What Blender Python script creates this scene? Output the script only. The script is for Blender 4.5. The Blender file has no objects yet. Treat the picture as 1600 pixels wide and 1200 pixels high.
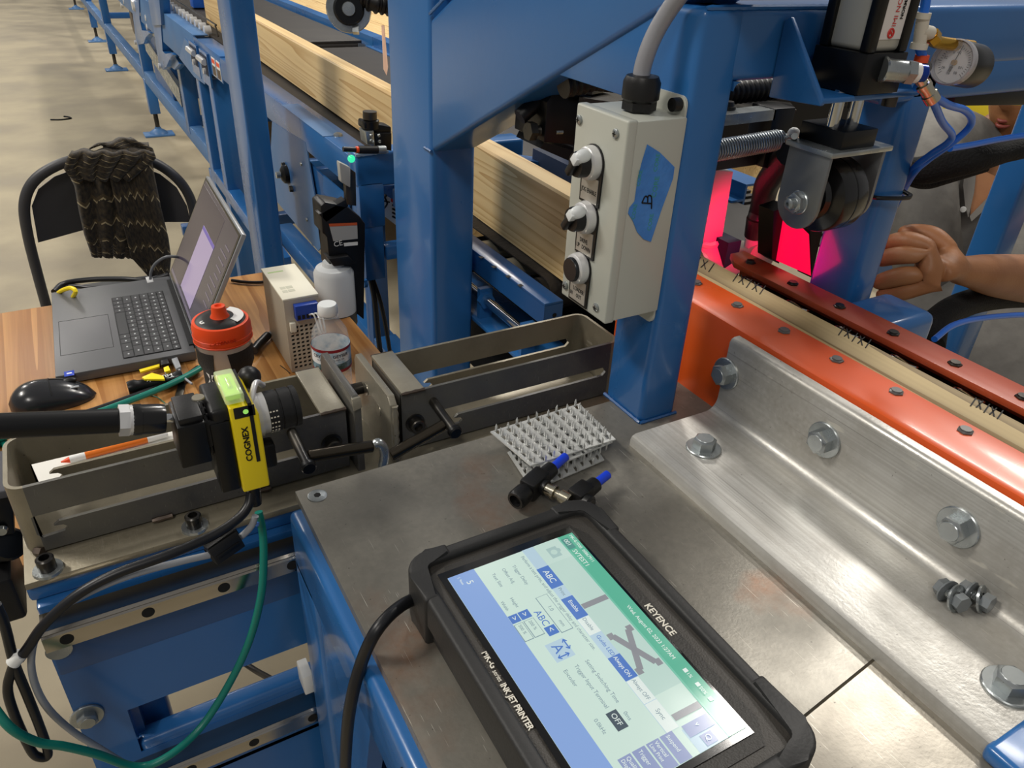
import bpy, bmesh, math, random
from mathutils import Vector, Matrix, Euler
from math import radians as RD, sin, cos, pi
random.seed(7)
S = bpy.context.scene
COL = S.collection
V = Vector
# ---------------- camera, world, lights ----------------
H = 1.33; FPX = 1200.0
CM = Matrix.Rotation(RD(-30.957),3,'Z') @ Matrix.Rotation(RD(58.641),3,'X') @ Matrix.Rotation(RD(2.929),3,'Z')
cam = bpy.data.objects.new('camera', bpy.data.cameras.new('camera')); COL.objects.link(cam)
cam.matrix_world = Matrix.Translation((0,0,H)) @ CM.to_4x4()
cam.data.sensor_fit='HORIZONTAL'; cam.data.sensor_width=36.0; cam.data.lens=36.0*FPX/1600; cam.data.clip_start=.02; cam.data.clip_end=200
S.camera = cam
S.view_settings.view_transform='Standard'; S.view_settings.look='None'; S.view_settings.gamma=1; S.view_settings.use_curve_mapping=False
S.view_settings.exposure=0.0
w = bpy.data.worlds.new('hall_ambient'); S.world=w; w.use_nodes=True
bg=w.node_tree.nodes['Background']; bg.inputs[0].default_value=(.98,.96,.94,1); bg.inputs[1].default_value=.24
def lamp(loc, power, sx, sy, col=(1,.95,.88), tgt=None):
    l=bpy.data.lights.new('high_bay_light','AREA'); l.shape='RECTANGLE'; l.size=sx; l.size_y=sy; l.energy=power; l.color=col
    o=bpy.data.objects.new('high_bay_light',l); COL.objects.link(o); o.location=loc
    d=(V(tgt) if tgt else V((loc[0],loc[1],0)))-V(loc); o.rotation_euler=d.to_track_quat('-Z','Y').to_euler(); return o
lamp((3.4,6.4,6),230,.5,1.5)
lamp((5.8,1.95,6),250,.5,1.4)
lamp((-3.6,3.0,5.6),300,.7,1.8,(1,.95,.87))
lamp((3.6,2.2,5.8),110,.5,1.4)
lamp((-3.0,9.5,5.8),260,.7,1.8)
lamp((-2.4,-2.6,5.6),115,.7,1.8)
lamp((-1.5,18,6),330,.8,2.2)
# pixel of the 1600x1200 photograph -> point on a world plane
def ray(x,y): return CM @ V(((x-800)/FPX, -(y-600)/FPX, -1.0))
def AZ(x,y,z): d=ray(x,y); return V((0,0,H))+d*((z-H)/d.z)
def AX(x,y,X): d=ray(x,y); return V((0,0,H))+d*(X/d.x)
def AY(x,y,Y): d=ray(x,y); return V((0,0,H))+d*(Y/d.y)
def AD(x,y,dep): return V((0,0,H))+ray(x,y)*dep
# ---------------- materials ----------------
def hx(h):
    h=h.lstrip('#'); c=[int(h[i:i+2],16)/255 for i in (0,2,4)]
    return tuple((v/12.92 if v<=.04045 else ((v+.055)/1.055)**2.4) for v in c)+(1,)
def nt_new(name):
    m=bpy.data.materials.new(name); m.use_nodes=True; n=m.node_tree; return m,n,n.nodes['Principled BSDF']
def mat(name,col,rough=.5,metal=0,col2=None,vs=8,st=(1,1,1),rv=0,bump=0,bs=200,coat=0,emit=0,lo=.35,hi=.65,alpha=1,trans=0,ior=1.45,detail=6,sheen=0):
    m,n,p=nt_new(name); N=n.nodes.new; L=n.links.new
    p.inputs['Base Color'].default_value=hx(col); p.inputs['Roughness'].default_value=rough; p.inputs['Metallic'].default_value=metal
    p.inputs['Coat Weight'].default_value=coat; p.inputs['Coat Roughness'].default_value=.12; p.inputs['IOR'].default_value=ior
    if trans: p.inputs['Transmission Weight'].default_value=trans
    if alpha<1: p.inputs['Alpha'].default_value=alpha
    if sheen: p.inputs['Sheen Weight'].default_value=sheen
    if emit: p.inputs['Emission Color'].default_value=hx(col); p.inputs['Emission Strength'].default_value=emit
    if col2 or rv or bump:
        tc=N('ShaderNodeTexCoord'); mp=N('ShaderNodeMapping'); L(tc.outputs['Object'],mp.inputs[0]); mp.inputs['Scale'].default_value=st
    if col2 or rv:
        no=N('ShaderNodeTexNoise'); no.inputs['Scale'].default_value=vs; no.inputs['Detail'].default_value=detail; L(mp.outputs[0],no.inputs['Vector'])
        cr=N('ShaderNodeMapRange'); cr.inputs[1].default_value=lo; cr.inputs[2].default_value=hi; L(no.outputs[0],cr.inputs[0])
        if col2:
            mx=N('ShaderNodeMix'); mx.data_type='RGBA'; mx.inputs[6].default_value=hx(col); mx.inputs[7].default_value=hx(col2)
            L(cr.outputs[0],mx.inputs[0]); L(mx.outputs[2],p.inputs['Base Color'])
            if emit: L(mx.outputs[2],p.inputs['Emission Color'])
        if rv:
            r2=N('ShaderNodeMapRange'); r2.inputs[3].default_value=rough-rv; r2.inputs[4].default_value=rough+rv; L(cr.outputs[0],r2.inputs[0]); L(r2.outputs[0],p.inputs['Roughness'])
    if bump:
        nb=N('ShaderNodeTexNoise'); nb.inputs['Scale'].default_value=bs; nb.inputs['Detail'].default_value=3; L(mp.outputs[0],nb.inputs['Vector'])
        b=N('ShaderNodeBump'); b.inputs['Strength'].default_value=bump; b.inputs['Distance'].default_value=.002; L(nb.outputs[0],b.inputs['Height']); L(b.outputs[0],p.inputs['Normal'])
    return m
def wood_mat(name,c1,c2,axis='Y',ring=60,dist=2.2,rough=.6,stretch=.05,fine=.35):
    m,n,p=nt_new(name); N=n.nodes.new; L=n.links.new
    tc=N('ShaderNodeTexCoord'); mp=N('ShaderNodeMapping'); L(tc.outputs['Object'],mp.inputs[0])
    s=[1,1,1]; s['XYZ'.index(axis)]=stretch; mp.inputs['Scale'].default_value=s
    no=N('ShaderNodeTexNoise'); no.inputs['Scale'].default_value=9; no.inputs['Detail'].default_value=2; L(mp.outputs[0],no.inputs['Vector'])
    ma=N('ShaderNodeMath'); ma.operation='MULTIPLY'; ma.inputs[1].default_value=ring; L(no.outputs[0],ma.inputs[0])
    sn=N('ShaderNodeMath'); sn.operation='FRACT'; L(ma.outputs[0],sn.inputs[0])
    pw=N('ShaderNodeMath'); pw.operation='POWER'; pw.inputs[1].default_value=dist; L(sn.outputs[0],pw.inputs[0])
    n2=N('ShaderNodeTexNoise'); n2.inputs['Scale'].default_value=260; n2.inputs['Detail'].default_value=2; L(mp.outputs[0],n2.inputs['Vector'])
    ad=N('ShaderNodeMath'); ad.operation='MULTIPLY_ADD'; ad.inputs[1].default_value=fine; L(n2.outputs[0],ad.inputs[0]); 
    sc=N('ShaderNodeMath'); sc.operation='MULTIPLY'; sc.inputs[1].default_value=.75; L(pw.outputs[0],sc.inputs[0]); L(sc.outputs[0],ad.inputs[2])
    mx=N('ShaderNodeMix'); mx.data_type='RGBA'; mx.inputs[6].default_value=hx(c1); mx.inputs[7].default_value=hx(c2); L(ad.outputs[0],mx.inputs[0]); L(mx.outputs[2],p.inputs['Base Color'])
    p.inputs['Roughness'].default_value=rough
    return m
def metal_scr(name,c1,c2,c3,rough=.35,metal=.9,vs=3,scr=.6,rustw=.0,spk=1,lines=0):
    """mill steel: large tone patches, rust patches, fine random scratches"""
    m,n,p=nt_new(name); N=n.nodes.new; L=n.links.new
    tc=N('ShaderNodeTexCoord')
    def noise(s,d=5,sc=(1,1,1),rot=0):
        mp=N('ShaderNodeMapping'); mp.inputs['Scale'].default_value=sc; mp.inputs['Rotation'].default_value=(0,0,rot); L(tc.outputs['Object'],mp.inputs[0])
        t=N('ShaderNodeTexNoise'); t.inputs['Scale'].default_value=s; t.inputs['Detail'].default_value=d; L(mp.outputs[0],t.inputs['Vector']); return t.outputs[0]
    def mr(i,a,b,c=0,d=1):
        r=N('ShaderNodeMapRange'); r.inputs[1].default_value=a; r.inputs[2].default_value=b; r.inputs[3].default_value=c; r.inputs[4].default_value=d; L(i,r.inputs[0]); return r.outputs[0]
    def mix(f,a,b):
        x=N('ShaderNodeMix'); x.data_type='RGBA'; L(f,x.inputs[0])
        for k,v in ((6,a),(7,b)):
            if isinstance(v,tuple): x.inputs[k].default_value=v
            else: L(v,x.inputs[k])
        return x.outputs[2]
    base=mix(mr(noise(vs),.38,.62),hx(c1),hx(c2))
    if rustw: base=mix(mr(noise(9,6),.60,.72,0,rustw),base,hx(c3))
    fine=mr(noise(210,8),.30,.70); base=mix(mr(fine,0,1,0,.5),base,hx(c1))
    gr=mr(noise(38,7),.45,.75,0,.55); base=mix(gr,base,hx(c2))
    sp_=mr(noise(330,2),.735,.77,0,.6*spk); base=mix(sp_,base,hx('2c2924'))
    if lines:
        base=mix(mr(noise(60,4,(6,.05,6)),.42,.62,0,.55),base,hx(c2)); base=mix(mr(noise(90,2,(7,.04,7)),.66,.70,0,.35),base,hx('6e6b66'))
    s1=mr(noise(100,2,(13,.30,1),.5),.715,.75); s2=mr(noise(100,2,(15,.22,1),-.75),.72,.75); s3=mr(noise(100,2,(16,.4,1),1.35),.725,.755)
    m3=N('ShaderNodeMath'); m3.operation='MAXIMUM'; L(s3,m3.inputs[0]); L(s2,m3.inputs[1]); s2=m3.outputs[0]
    mxm=N('ShaderNodeMath'); mxm.operation='MAXIMUM'; L(s1,mxm.inputs[0]); L(s2,mxm.inputs[1])
    msk=N('ShaderNodeMath'); msk.operation='MULTIPLY'; L(mxm.outputs[0],msk.inputs[0]); L(mr(noise(7,3),.36,.6,0,scr),msk.inputs[1])
    base=mix(msk.outputs[0],base,hx('d8d4c8'))
    L(base,p.inputs['Base Color']); p.inputs['Metallic'].default_value=metal
    L(mr(noise(14,6),.3,.7,rough-.1,rough+.14),p.inputs['Roughness'])
    b=N('ShaderNodeBump'); b.inputs['Strength'].default_value=.12; b.inputs['Distance'].default_value=.001; L(noise(420,3),b.inputs['Height']); L(b.outputs[0],p.inputs['Normal'])
    return m
BLUE=mat('blue_paint','255f9c',.3,0,'2a69a8',3,rv=.06,bump=.05,bs=90,coat=.35)
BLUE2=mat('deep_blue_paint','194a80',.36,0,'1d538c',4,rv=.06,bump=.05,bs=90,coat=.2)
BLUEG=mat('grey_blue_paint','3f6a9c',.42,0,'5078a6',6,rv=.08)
BLK=mat('black_plastic','101011',.42,0,bump=.05,bs=400)
BLKM=mat('black_anodised','0d0e10',.35,.2)
RUB=mat('black_rubber','121212',.6,0,bump=.1,bs=300)
CABLE=mat('black_cable_jacket','15161a',.38)
GCAB=mat('green_cable_jacket','0f7264',.35)
GRCAB=mat('grey_cable_jacket','8d9095',.4)
STEEL=metal_scr('mill_steel_plate','77736a','625f56','8a5a3a',.38,.75,4,.7,.55)
TRAY=metal_scr('hot_rolled_steel','6b665c','4c4a48','5d4a38',.34,.8,7,.3,.3)
TRAYB=mat('blued_steel','4d4b50',.33,.85,'6c675d',6,(1,1,3),rv=.08)
ALU=metal_scr('brushed_aluminium','cbcac5','a9a69f','8c8270',.38,.45,5,.6,.45,1,1)
ZINC=mat('zinc_plated','b4b9ba',.3,.8,'8f9597',30,rv=.1)
DKST=mat('dark_steel','3b3b3c',.34,.85,'57534c',25,rv=.08)
CHROME=mat('polished_rod','d5d7d8',.1,1)
ORG=mat('orange_paint','d9571c',.3,0,'cc4d15',7,rv=.08,coat=.3)
ORGD=mat('dusty_orange_paint','b04a28',.42,0,'a03e20',7,rv=.08,coat=.15)
PINE=wood_mat('pine_face','e4c892','b88f55','Y',24,2.6,.55,.022,.25)
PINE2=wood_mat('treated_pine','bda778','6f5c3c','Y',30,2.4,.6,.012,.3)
LAM=wood_mat('laminate_oak','c8965a','95632f','Y',16,1.4,.4,.02,.8)
CONC=mat('concrete','8a806b',.62,0,'a99e85',2.6,(1,1,1),rv=.1,bump=.15,bs=120,detail=9)
GRYP=mat('grey_enamel','b4b6ac',.38,0,'babcb2',5,rv=.04,coat=.15)
WHT=mat('white_plastic','e6e6e2',.4)
SILV=mat('satin_silver','d6d6d6',.28,.35)
YEL=mat('yellow_plastic','f3da1c',.38)
BRASS=mat('brass','c59a3b',.25,.95)
BTUBE=mat('blue_air_tube','2370dc',.3)
TAPE=mat('blue_masking_tape','3878c6',.6,0,'4a8ad6',40,bump=.9,bs=70)
INK=mat('black_ink','0a0a0a',.7)
SKIN=mat('skin','8f5d39',.5,0,'9c6a44',20,bump=.15,bs=250)
SHIRT=mat('grey_polo_cloth','6e6b66',.9,0,'7b7872',30,bump=.6,bs=45)
# ---------------- mesh builder ----------------
class MB:
    def __init__(s): s.bm=bmesh.new()
    def _bev(s,vs,b,seg=2):
        if b>0:
            es=list({e for v in vs for e in v.link_edges})
            bmesh.ops.bevel(s.bm,geom=es,offset=b,segments=seg,profile=.5,affect='EDGES')
    def hexa(s,p,b=0,seg=2):
        """p: 8 corners, bottom ring of 4 then top ring of 4"""
        v=[s.bm.verts.new(q) for q in p]
        for f in ((3,2,1,0),(4,5,6,7),(0,1,5,4),(1,2,6,5),(2,3,7,6),(3,0,4,7)): s.bm.faces.new([v[i] for i in f])
        s._bev(v,b,seg); return s
    def box(s,lo,hi,b=0,seg=2):
        x0,y0,z0=[min(a,c) for a,c in zip(lo,hi)]; x1,y1,z1=[max(a,c) for a,c in zip(lo,hi)]
        return s.hexa([(x0,y0,z0),(x1,y0,z0),(x1,y1,z0),(x0,y1,z0),(x0,y0,z1),(x1,y0,z1),(x1,y1,z1),(x0,y1,z1)],b,seg)
    def obox(s,c,sz,R=None,b=0,seg=2):
        c=V(c); hs=V(sz)/2; R=R or Matrix.Identity(3); P=[]
        for z in (-1,1):
            for x,y in ((-1,-1),(1,-1),(1,1),(-1,1)): P.append(c+R@V((x*hs.x,y*hs.y,z*hs.z)))
        return s.hexa(P,b,seg)
    def bar(s,a,c,w,h,b=0,up=(0,0,1)):
        """rectangular bar from a to c, w across, h along up"""
        a=V(a);c=V(c);d=(c-a).normalized(); u=V(up); sd=d.cross(u).normalized(); u=sd.cross(d).normalized()
        P=[]
        for q in (-h/2,h/2):
            P+= [a-sd*w/2+u*q, a+sd*w/2+u*q, c+sd*w/2+u*q, c-sd*w/2+u*q]
        return s.hexa(P,b)
    def ring(s,c,ax,r,seg,u=None):
        ax=V(ax).normalized(); u=V(u) if u else (V((0,0,1)) if abs(ax.z)<.9 else V((1,0,0))); e1=ax.cross(u).normalized(); e2=ax.cross(e1)
        return [s.bm.verts.new(V(c)+(e1*cos(2*pi*i/seg)+e2*sin(2*pi*i/seg))*r) for i in range(seg)]
    def lathe(s,base,ax,prof,seg=24,cap0=True,cap1=True,u=None):
        ax=V(ax).normalized(); R=[s.ring(V(base)+ax*h,ax,max(r,1e-5),seg,u) for h,r in prof]
        for a,b in zip(R,R[1:]):
            for i in range(seg): s.bm.faces.new((a[i],a[(i+1)%seg],b[(i+1)%seg],b[i]))
        if cap0: s.bm.faces.new(R[0][::-1])
        if cap1: s.bm.faces.new(R[-1])
        return s
    def cyl(s,a,b,r,seg=20,r2=None,bev=0,u=None):
        a=V(a);b=V(b);L=(b-a).length; r2=r if r2 is None else r2
        pr=[(0,r),(L,r2)] if not bev else [(0,r-bev),(bev,r),(L-bev,r2),(L,r2-bev)]
        return s.lathe(a,b-a,pr,seg,u=u)
    def tube(s,pts,r,seg=10,sub=8,closed=False,sq=None):
        P=[V(p) for p in pts]
        if sub>1 and len(P)>2:
            Q=[]; n=len(P)
            for i in range(n if closed else n-1):
                p0=P[(i-1)%n] if (closed or i>0) else P[0]*2-P[1]; p1=P[i]; p2=P[(i+1)%n]; p3=P[(i+2)%n] if (closed or i<n-2) else P[-1]*2-P[-2]
                for k in range(sub):
                    t=k/sub; Q.append(.5*((2*p1)+(p2-p0)*t+(2*p0-5*p1+4*p2-p3)*t*t+(3*p1-p0-3*p2+p3)*t**3))
            if not closed: Q.append(P[-1])
            P=Q
        rs=[r(i/(len(P)-1)) if callable(r) else r for i in range(len(P))]
        rings=[];pu=None
        for i,p in enumerate(P):
            d=(P[(i+1)%len(P)]-P[i-1]) if (closed or 0<i<len(P)-1) else (P[1]-P[0] if i==0 else P[-1]-P[-2])
            d.normalize()
            if pu is None: pu=d.orthogonal().normalized()
            pu=(pu-d*pu.dot(d)).normalized(); e2=d.cross(pu)
            rings.append([s.bm.verts.new(p+(pu*cos(2*pi*k/seg)+e2*sin(2*pi*k/seg))*rs[i]) for k in range(seg)])
        for a,b in zip(rings,rings[1:]+([rings[0]] if closed else [])):
            for k in range(seg): s.bm.faces.new((a[k],a[(k+1)%seg],b[(k+1)%seg],b[k]))
        if not closed: s.bm.faces.new(rings[0][::-1]); s.bm.faces.new(rings[-1])
        return s
    def prism(s,pts,d,b=0,seg=2):
        """pts: planar polygon of 3D points, extruded by vector d"""
        d=V(d); A=[s.bm.verts.new(p) for p in pts]; B=[s.bm.verts.new(V(p)+d) for p in pts]; n=len(pts)
        s.bm.faces.new(A[::-1]); s.bm.faces.new(B)
        for i in range(n): s.bm.faces.new((A[i],A[(i+1)%n],B[(i+1)%n],B[i]))
        if b: s._bev(A+B,b,seg)
        return s
    def holed(s,outer,holes,d):
        """flat plate with holes: outer / holes = lists of coplanar points; extruded by d"""
        d=V(d); es=[];loops=[]
        for lp in [outer]+holes:
            v=[s.bm.verts.new(p) for p in lp]; loops.append(v)
            for i in range(len(v)): es.append(s.bm.edges.new((v[i],v[(i+1)%len(v)])))
        r=bmesh.ops.triangle_fill(s.bm,edges=es,use_beauty=True,use_dissolve=False); fs=[f for f in r['geom'] if isinstance(f,bmesh.types.BMFace)]
        e=bmesh.ops.extrude_face_region(s.bm,geom=fs); nv=[g for g in e['geom'] if isinstance(g,bmesh.types.BMVert)]
        bmesh.ops.translate(s.bm,verts=nv,vec=d); s.bm.faces.ensure_lookup_table()
        # extrude_face_region keeps original faces when solid
        return s
    def sph(s,c,r,seg=16,sc=(1,1,1)):
        g=bmesh.ops.create_uvsphere(s.bm,u_segments=seg,v_segments=max(6,seg//2),radius=r); 
        for v in g['verts']: v.co=V(c)+V((v.co.x*sc[0],v.co.y*sc[1],v.co.z*sc[2]))
        return s
    def grid(s,P,thick=0):
        """P[i][j] points -> sheet"""
        vs=[[s.bm.verts.new(p) for p in row] for row in P]
        for i in range(len(P)-1):
            for j in range(len(P[0])-1): s.bm.faces.new((vs[i][j],vs[i+1][j],vs[i+1][j+1],vs[i][j+1]))
        if thick:
            s.bm.normal_update(); bmesh.ops.solidify(s.bm,geom=s.bm.faces[:],thickness=thick)
        return s
    def build(s,name,m,parent=None,loc=None,ang=38,norm=True,smooth=True):
        if norm: bmesh.ops.recalc_face_normals(s.bm,faces=s.bm.faces[:])
        me=bpy.data.meshes.new(name)
        if loc is None:
            if parent: loc=wloc(parent)
            else:
                xs=[v.co for v in s.bm.verts]; loc=V(((min(v.x for v in xs)+max(v.x for v in xs))/2,(min(v.y for v in xs)+max(v.y for v in xs))/2,min(v.z for v in xs)))
        bmesh.ops.translate(s.bm,verts=s.bm.verts[:],vec=-V(loc)); s.bm.to_mesh(me); s.bm.free()
        me.materials.append(m)
        if smooth:
            me.polygons.foreach_set('use_smooth',[True]*len(me.polygons)); me.set_sharp_from_angle(angle=RD(ang))
        o=bpy.data.objects.new(name,me); COL.objects.link(o)
        if parent: o.parent=parent
        else: o.location=loc
        return o
def wloc(o):
    l=V((0,0,0))
    while o: l+=o.location; o=o.parent
    return l
def thing(name,label,cat,loc=(0,0,0),group=None):
    o=bpy.data.objects.new(name,None); COL.objects.link(o); o.location=loc; o.empty_display_size=.05
    o['label']=label; o['category']=cat
    if group: o['group']=group
    return o
def tag(o,label,cat,group=None):
    o['label']=label; o['category']=cat
    if group: o['group']=group
    return o
def lab(o,l): o['label']=l; return o
def dup(o,loc=None,label=None,parent=None,rz=None):
    c=o.copy(); COL.objects.link(c)
    if parent: c.parent=parent
    if loc is not None: c.location=loc
    if rz is not None: c.rotation_euler=(c.rotation_euler[0],c.rotation_euler[1],rz)
    if label: c['label']=label
    for ch in [k for k in bpy.data.objects if k.parent==o]:
        d=ch.copy(); COL.objects.link(d); d.parent=c
        for g in [k for k in bpy.data.objects if k.parent==ch]:
            e=g.copy(); COL.objects.link(e); e.parent=d
    return c
def text(body,org,xd,yd,size,m,parent,name='lettering',ext=.0002,bold=0,sx=1):
    cu=bpy.data.curves.new(name,'FONT'); cu.body=body; cu.size=size; cu.extrude=ext; cu.offset=bold; cu.resolution_u=3
    t=bpy.data.objects.new(name,cu); COL.objects.link(t)
    bpy.context.view_layer.update()
    me=bpy.data.meshes.new_from_object(t.evaluated_get(bpy.context.evaluated_depsgraph_get())); bpy.data.objects.remove(t)
    X=V(xd).normalized(); Y=V(yd); Y=(Y-X*Y.dot(X)).normalized(); Z=X.cross(Y)
    R=Matrix((X*sx,Y,Z)).transposed(); o0=V(org)-(wloc(parent) if parent else V((0,0,0)))
    for v in me.vertices: v.co=o0+R@v.co
    me.materials.clear(); me.materials.append(m)
    o=bpy.data.objects.new(name,me); COL.objects.link(o); o.parent=parent; return o
def circ(c,r,u,v,n=16,a0=0,a1=2*pi):
    c=V(c);u=V(u);v=V(v); full=abs(a1-a0-2*pi)<1e-6; k=n if full else n-1
    return [c+u*(r*cos(a0+(a1-a0)*i/k))+v*(r*sin(a0+(a1-a0)*i/k)) for i in range(n)]
def rrect(c,u,v,hw,hh,r,n=5):
    """rounded rectangle points"""
    c=V(c);u=V(u);v=V(v);P=[]
    for sx,sy,a in ((1,1,0),(-1,1,pi/2),(-1,-1,pi),(1,-1,3*pi/2)):
        for i in range(n):
            t=a+pi/2*i/(n-1); P.append(c+u*(sx*(hw-r)+r*cos(t))+v*(sy*(hh-r)+r*sin(t)))
    return P
def hexbolt(name,pos,ax,af,h,m,parent,washer=0,shank=0,wm=None,rot=0.3,flange=0):
    """hex head standing on a surface at pos, axis ax pointing outward; washer is a sub-part"""
    ax=V(ax).normalized(); u=V((0,0,1)) if abs(ax.z)<.9 else V((1,0,0)); e1=ax.cross(u).normalized(); e2=ax.cross(e1)
    uu=e1*cos(rot)+e2*sin(rot)
    t=0.0022 if washer else 0
    R=af/math.sqrt(3)
    b=MB().lathe(V(pos)+ax*t,ax,[(0,R),(h-.0012,R),(h,R-.0018)],6,u=uu)
    b.lathe(V(pos)+ax*(t+h),ax,[(0,af*.42),(.0004,af*.40)],20)
    if flange: b.lathe(V(pos)+ax*t,ax,[(0,flange),(.0018,flange*.92),(.003,R)],24)
    if shank: b.cyl(V(pos)-ax*shank,V(pos)+ax*t,af*.28,12)
    o=b.build(name,m,parent)
    if washer:
        MB().lathe(pos,ax,[(0,washer),(t*.7,washer),(t,washer-.0006)],28).build('washer',wm or m,o)
    return o
def socketbolt(name,pos,ax,r,h,m,parent,washer=0):
    ax=V(ax).normalized(); t=.002 if washer else 0; p=V(pos)+ax*t
    o=MB().lathe(p,ax,[(0,r),(h-.001,r),(h,r-.001),(h,r*.58),(h*.45,r*.55)],20).build(name,m,parent)
    if washer: MB().lathe(pos,ax,[(0,washer),(t,washer-.0005)],24).build('washer',ZINC,o)
    return o
X_=V((1,0,0));Y_=V((0,1,0));Z_=V((0,0,1))
# ================= floor =================
HEADM=mat('worn_bolt_head','6b6a68',.38,.4)
w_=MB().box((-14,44.9,0),(30,45.1,9)).build('wall_back',mat('hall_wall','8d8c88',.8)); w_['kind']='structure'
f=MB().box((-14,-6,-.1),(30,45,0)).build('floor',CONC); f['kind']='structure'
T=.95
# ================= steel table =================
tb=thing('machine_table','blue framed machine table with a scratched bare steel top under the tablet','table',(.35,.2,0))
sa,sb=AZ(1252,1123,T),AZ(1375,1023,T); sd=(sb-sa).normalized()
def seam(x): return sa.y+(x-sa.x)*sd.y/sd.x
xl,xr,yf,yn=.0945,.62,.469,-.12
g=.0009
MB().prism([(xl,yf,T-.008),(xl,seam(xl)+g,T-.008),(xr,seam(xr)+g,T-.008),(xr,yf,T-.008)],(0,0,.008)).build('tabletop_plate',mt:=metal_scr('tabletop_steel','8d897f','75726a','96603a',.42,.45,3.5,.95,.55),tb)
MB().prism([(xl,seam(xl)-g,T-.008),(xl,yn,T-.008),(xr,yn,T-.008),(xr,seam(xr)-g,T-.008)],(0,0,.008)).build('tabletop_plate',metal_scr('tabletop_steel_warm','969084','827d73','8a6040',.38,.5,4,1.0,.4),tb)
sp=AZ(496,775,T)
o=MB().lathe(sp,(0,0,1),[(-.002,.0075),(.0006,.0072),(.001,.006)],20).build('countersunk_screw',ZINC,tb)
MB().lathe(sp+V((0,0,.0009)),(0,0,1),[(0,.0028),(.0004,.0026)],6).build('screw_recess',INK,o)
# frame under it
MB().box((.0855,yn,.885),(.135,yf-.008,.942),.006,3).build('side_rail',BLUE,tb)
MB().box((.136,yf-.06,.885),(xr,yf-.006,.942),.006,3).build('back_rail',BLUE,tb)
MB().box((.0855,.408,0),(.135,.462,.90),.006,3).build('leg',BLUE,tb)
MB().box((.55,.408,0),(.60,.462,.90),.006,3).build('leg',BLUE,tb)
MB().box((.0855,-.11,0),(.135,-.06,.90),.006,3).build('leg',BLUE,tb)
MB().box((.0855,.06,0),(.135,.11,.884),.006,3).build('leg',BLUE,tb)
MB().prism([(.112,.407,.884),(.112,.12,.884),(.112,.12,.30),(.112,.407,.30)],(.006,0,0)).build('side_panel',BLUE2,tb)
MB().prism([(.088,.407,.884),(.088,.407,.62),(.088,.37,.62),(.088,.30,.884)],(.012,0,0)).build('gusset',BLUE,tb)
MB().prism([(.0845,.2385,.93),(.0845,.233,.932),(.0845,.230,.925),(.0845,.233,.84),(.0845,.2385,.84)],(.002,0,0)).build('relief_slot',INK,tb)
bn=AZ(1565,1190,T)
lab(MB().box((bn.x-.01,bn.y-.05,T),(bn.x+.06,bn.y+.008,T+.012),.004,3).build('corner_block',BLUE,tb),'blue block at the near right corner')
# ================= aluminium angle =================
aa=thing('aluminium_angle','thick aluminium angle bracket bolted to the steel table beside the orange beam','bracket',(.41,.2,T))
x0,x1,z0,z1=.3625,.468,T,1.032; r=.012
prof=[(x0,z0),(x0,z0+.006),(x0+.0015,z0+.009),(x0+.005,z0+.0105)]
prof+=[(x1-.011-r+r*sin(a),z0+.0105+r-r*cos(a)) for a in [i*pi/2/6 for i in range(7)]]
prof+=[(x1-.011,z1-.004),(x1-.0095,z1-.0012),(x1-.007,z1),(x1-.001,z1),(x1,z1-.001),(x1,z0)]
MB().prism([(a,.405,b) for a,b in prof],(0,-.56,0)).build('angle_profile',ALU,aa)
zf=z0+.0105; xv=x1-.011
for px,py in ((1101,692),(1580,1064)):
    p=AZ(px,py,zf+.006); p.z=zf; hexbolt('flange_bolt',p,(0,0,1),.0165,.0085,ZINC,aa,washer=.0145,rot=.5)
for px,py in ((1130,585),(1283,689),(1492,826)):
    p=AX(px,py,xv-.004); p.x=xv; hexbolt('flange_bolt',p,(-1,0,0),.0165,.0085,ZINC,aa,washer=.0145,rot=.9+px)
# cast stamp marks on bolt heads are too small; loose bolts on flange
LOOSE=mat('dull_zinc','7d8285',.35,.35)
def loose(p,ang,label,c2=False):
    t=thing('loose_bolt',label,'bolt',p,'loose bolts on the aluminium angle')
    d=V((cos(ang),sin(ang),.10)).normalized(); c=V(p)+V((0,0,.0085))
    a=c-d*.010
    MB().lathe(a,d,[(0,.0082),(.0062,.0082),(.0072,.0072)],6).build('bolt_head',LOOSE,t)
    MB().lathe(a+d*.0072,d,[(0,.0105),(.0016,.0108),(.0022,.006)],24).build('flange_ring',LOOSE,t)
    pr=[]
    for k in range(6): pr+=[(.009+k*.0017,.0045),(.0098+k*.0017,.0038)]
    MB().lathe(a,d,pr,14).build('threaded_shank',ZINC,t)
    d2=(d+V((.25,-.1,.35))).normalized()
    MB().lathe(a+d*.0165,d2,[(0,.0055),(0,.0118),(.0018,.0118),(.0018,.0055)],28,False,False).build('washer',ZINC,t)
    MB().lathe(a+d*.0185,d,[(0,.0078),(.0072,.0078)],6,u=(0,.5,1)).build('hex_nut',LOOSE,t)
    t.scale=(.78,.78,.78)
    return t
p=AZ(1478,938,zf); loose(p,-1.80,'left dark loose hex bolt with washer and nut lying on the aluminium angle')
p=AZ(1514,940,zf); loose(p,-1.50,'right dark loose hex bolt with washer and nut lying on the aluminium angle')
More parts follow.
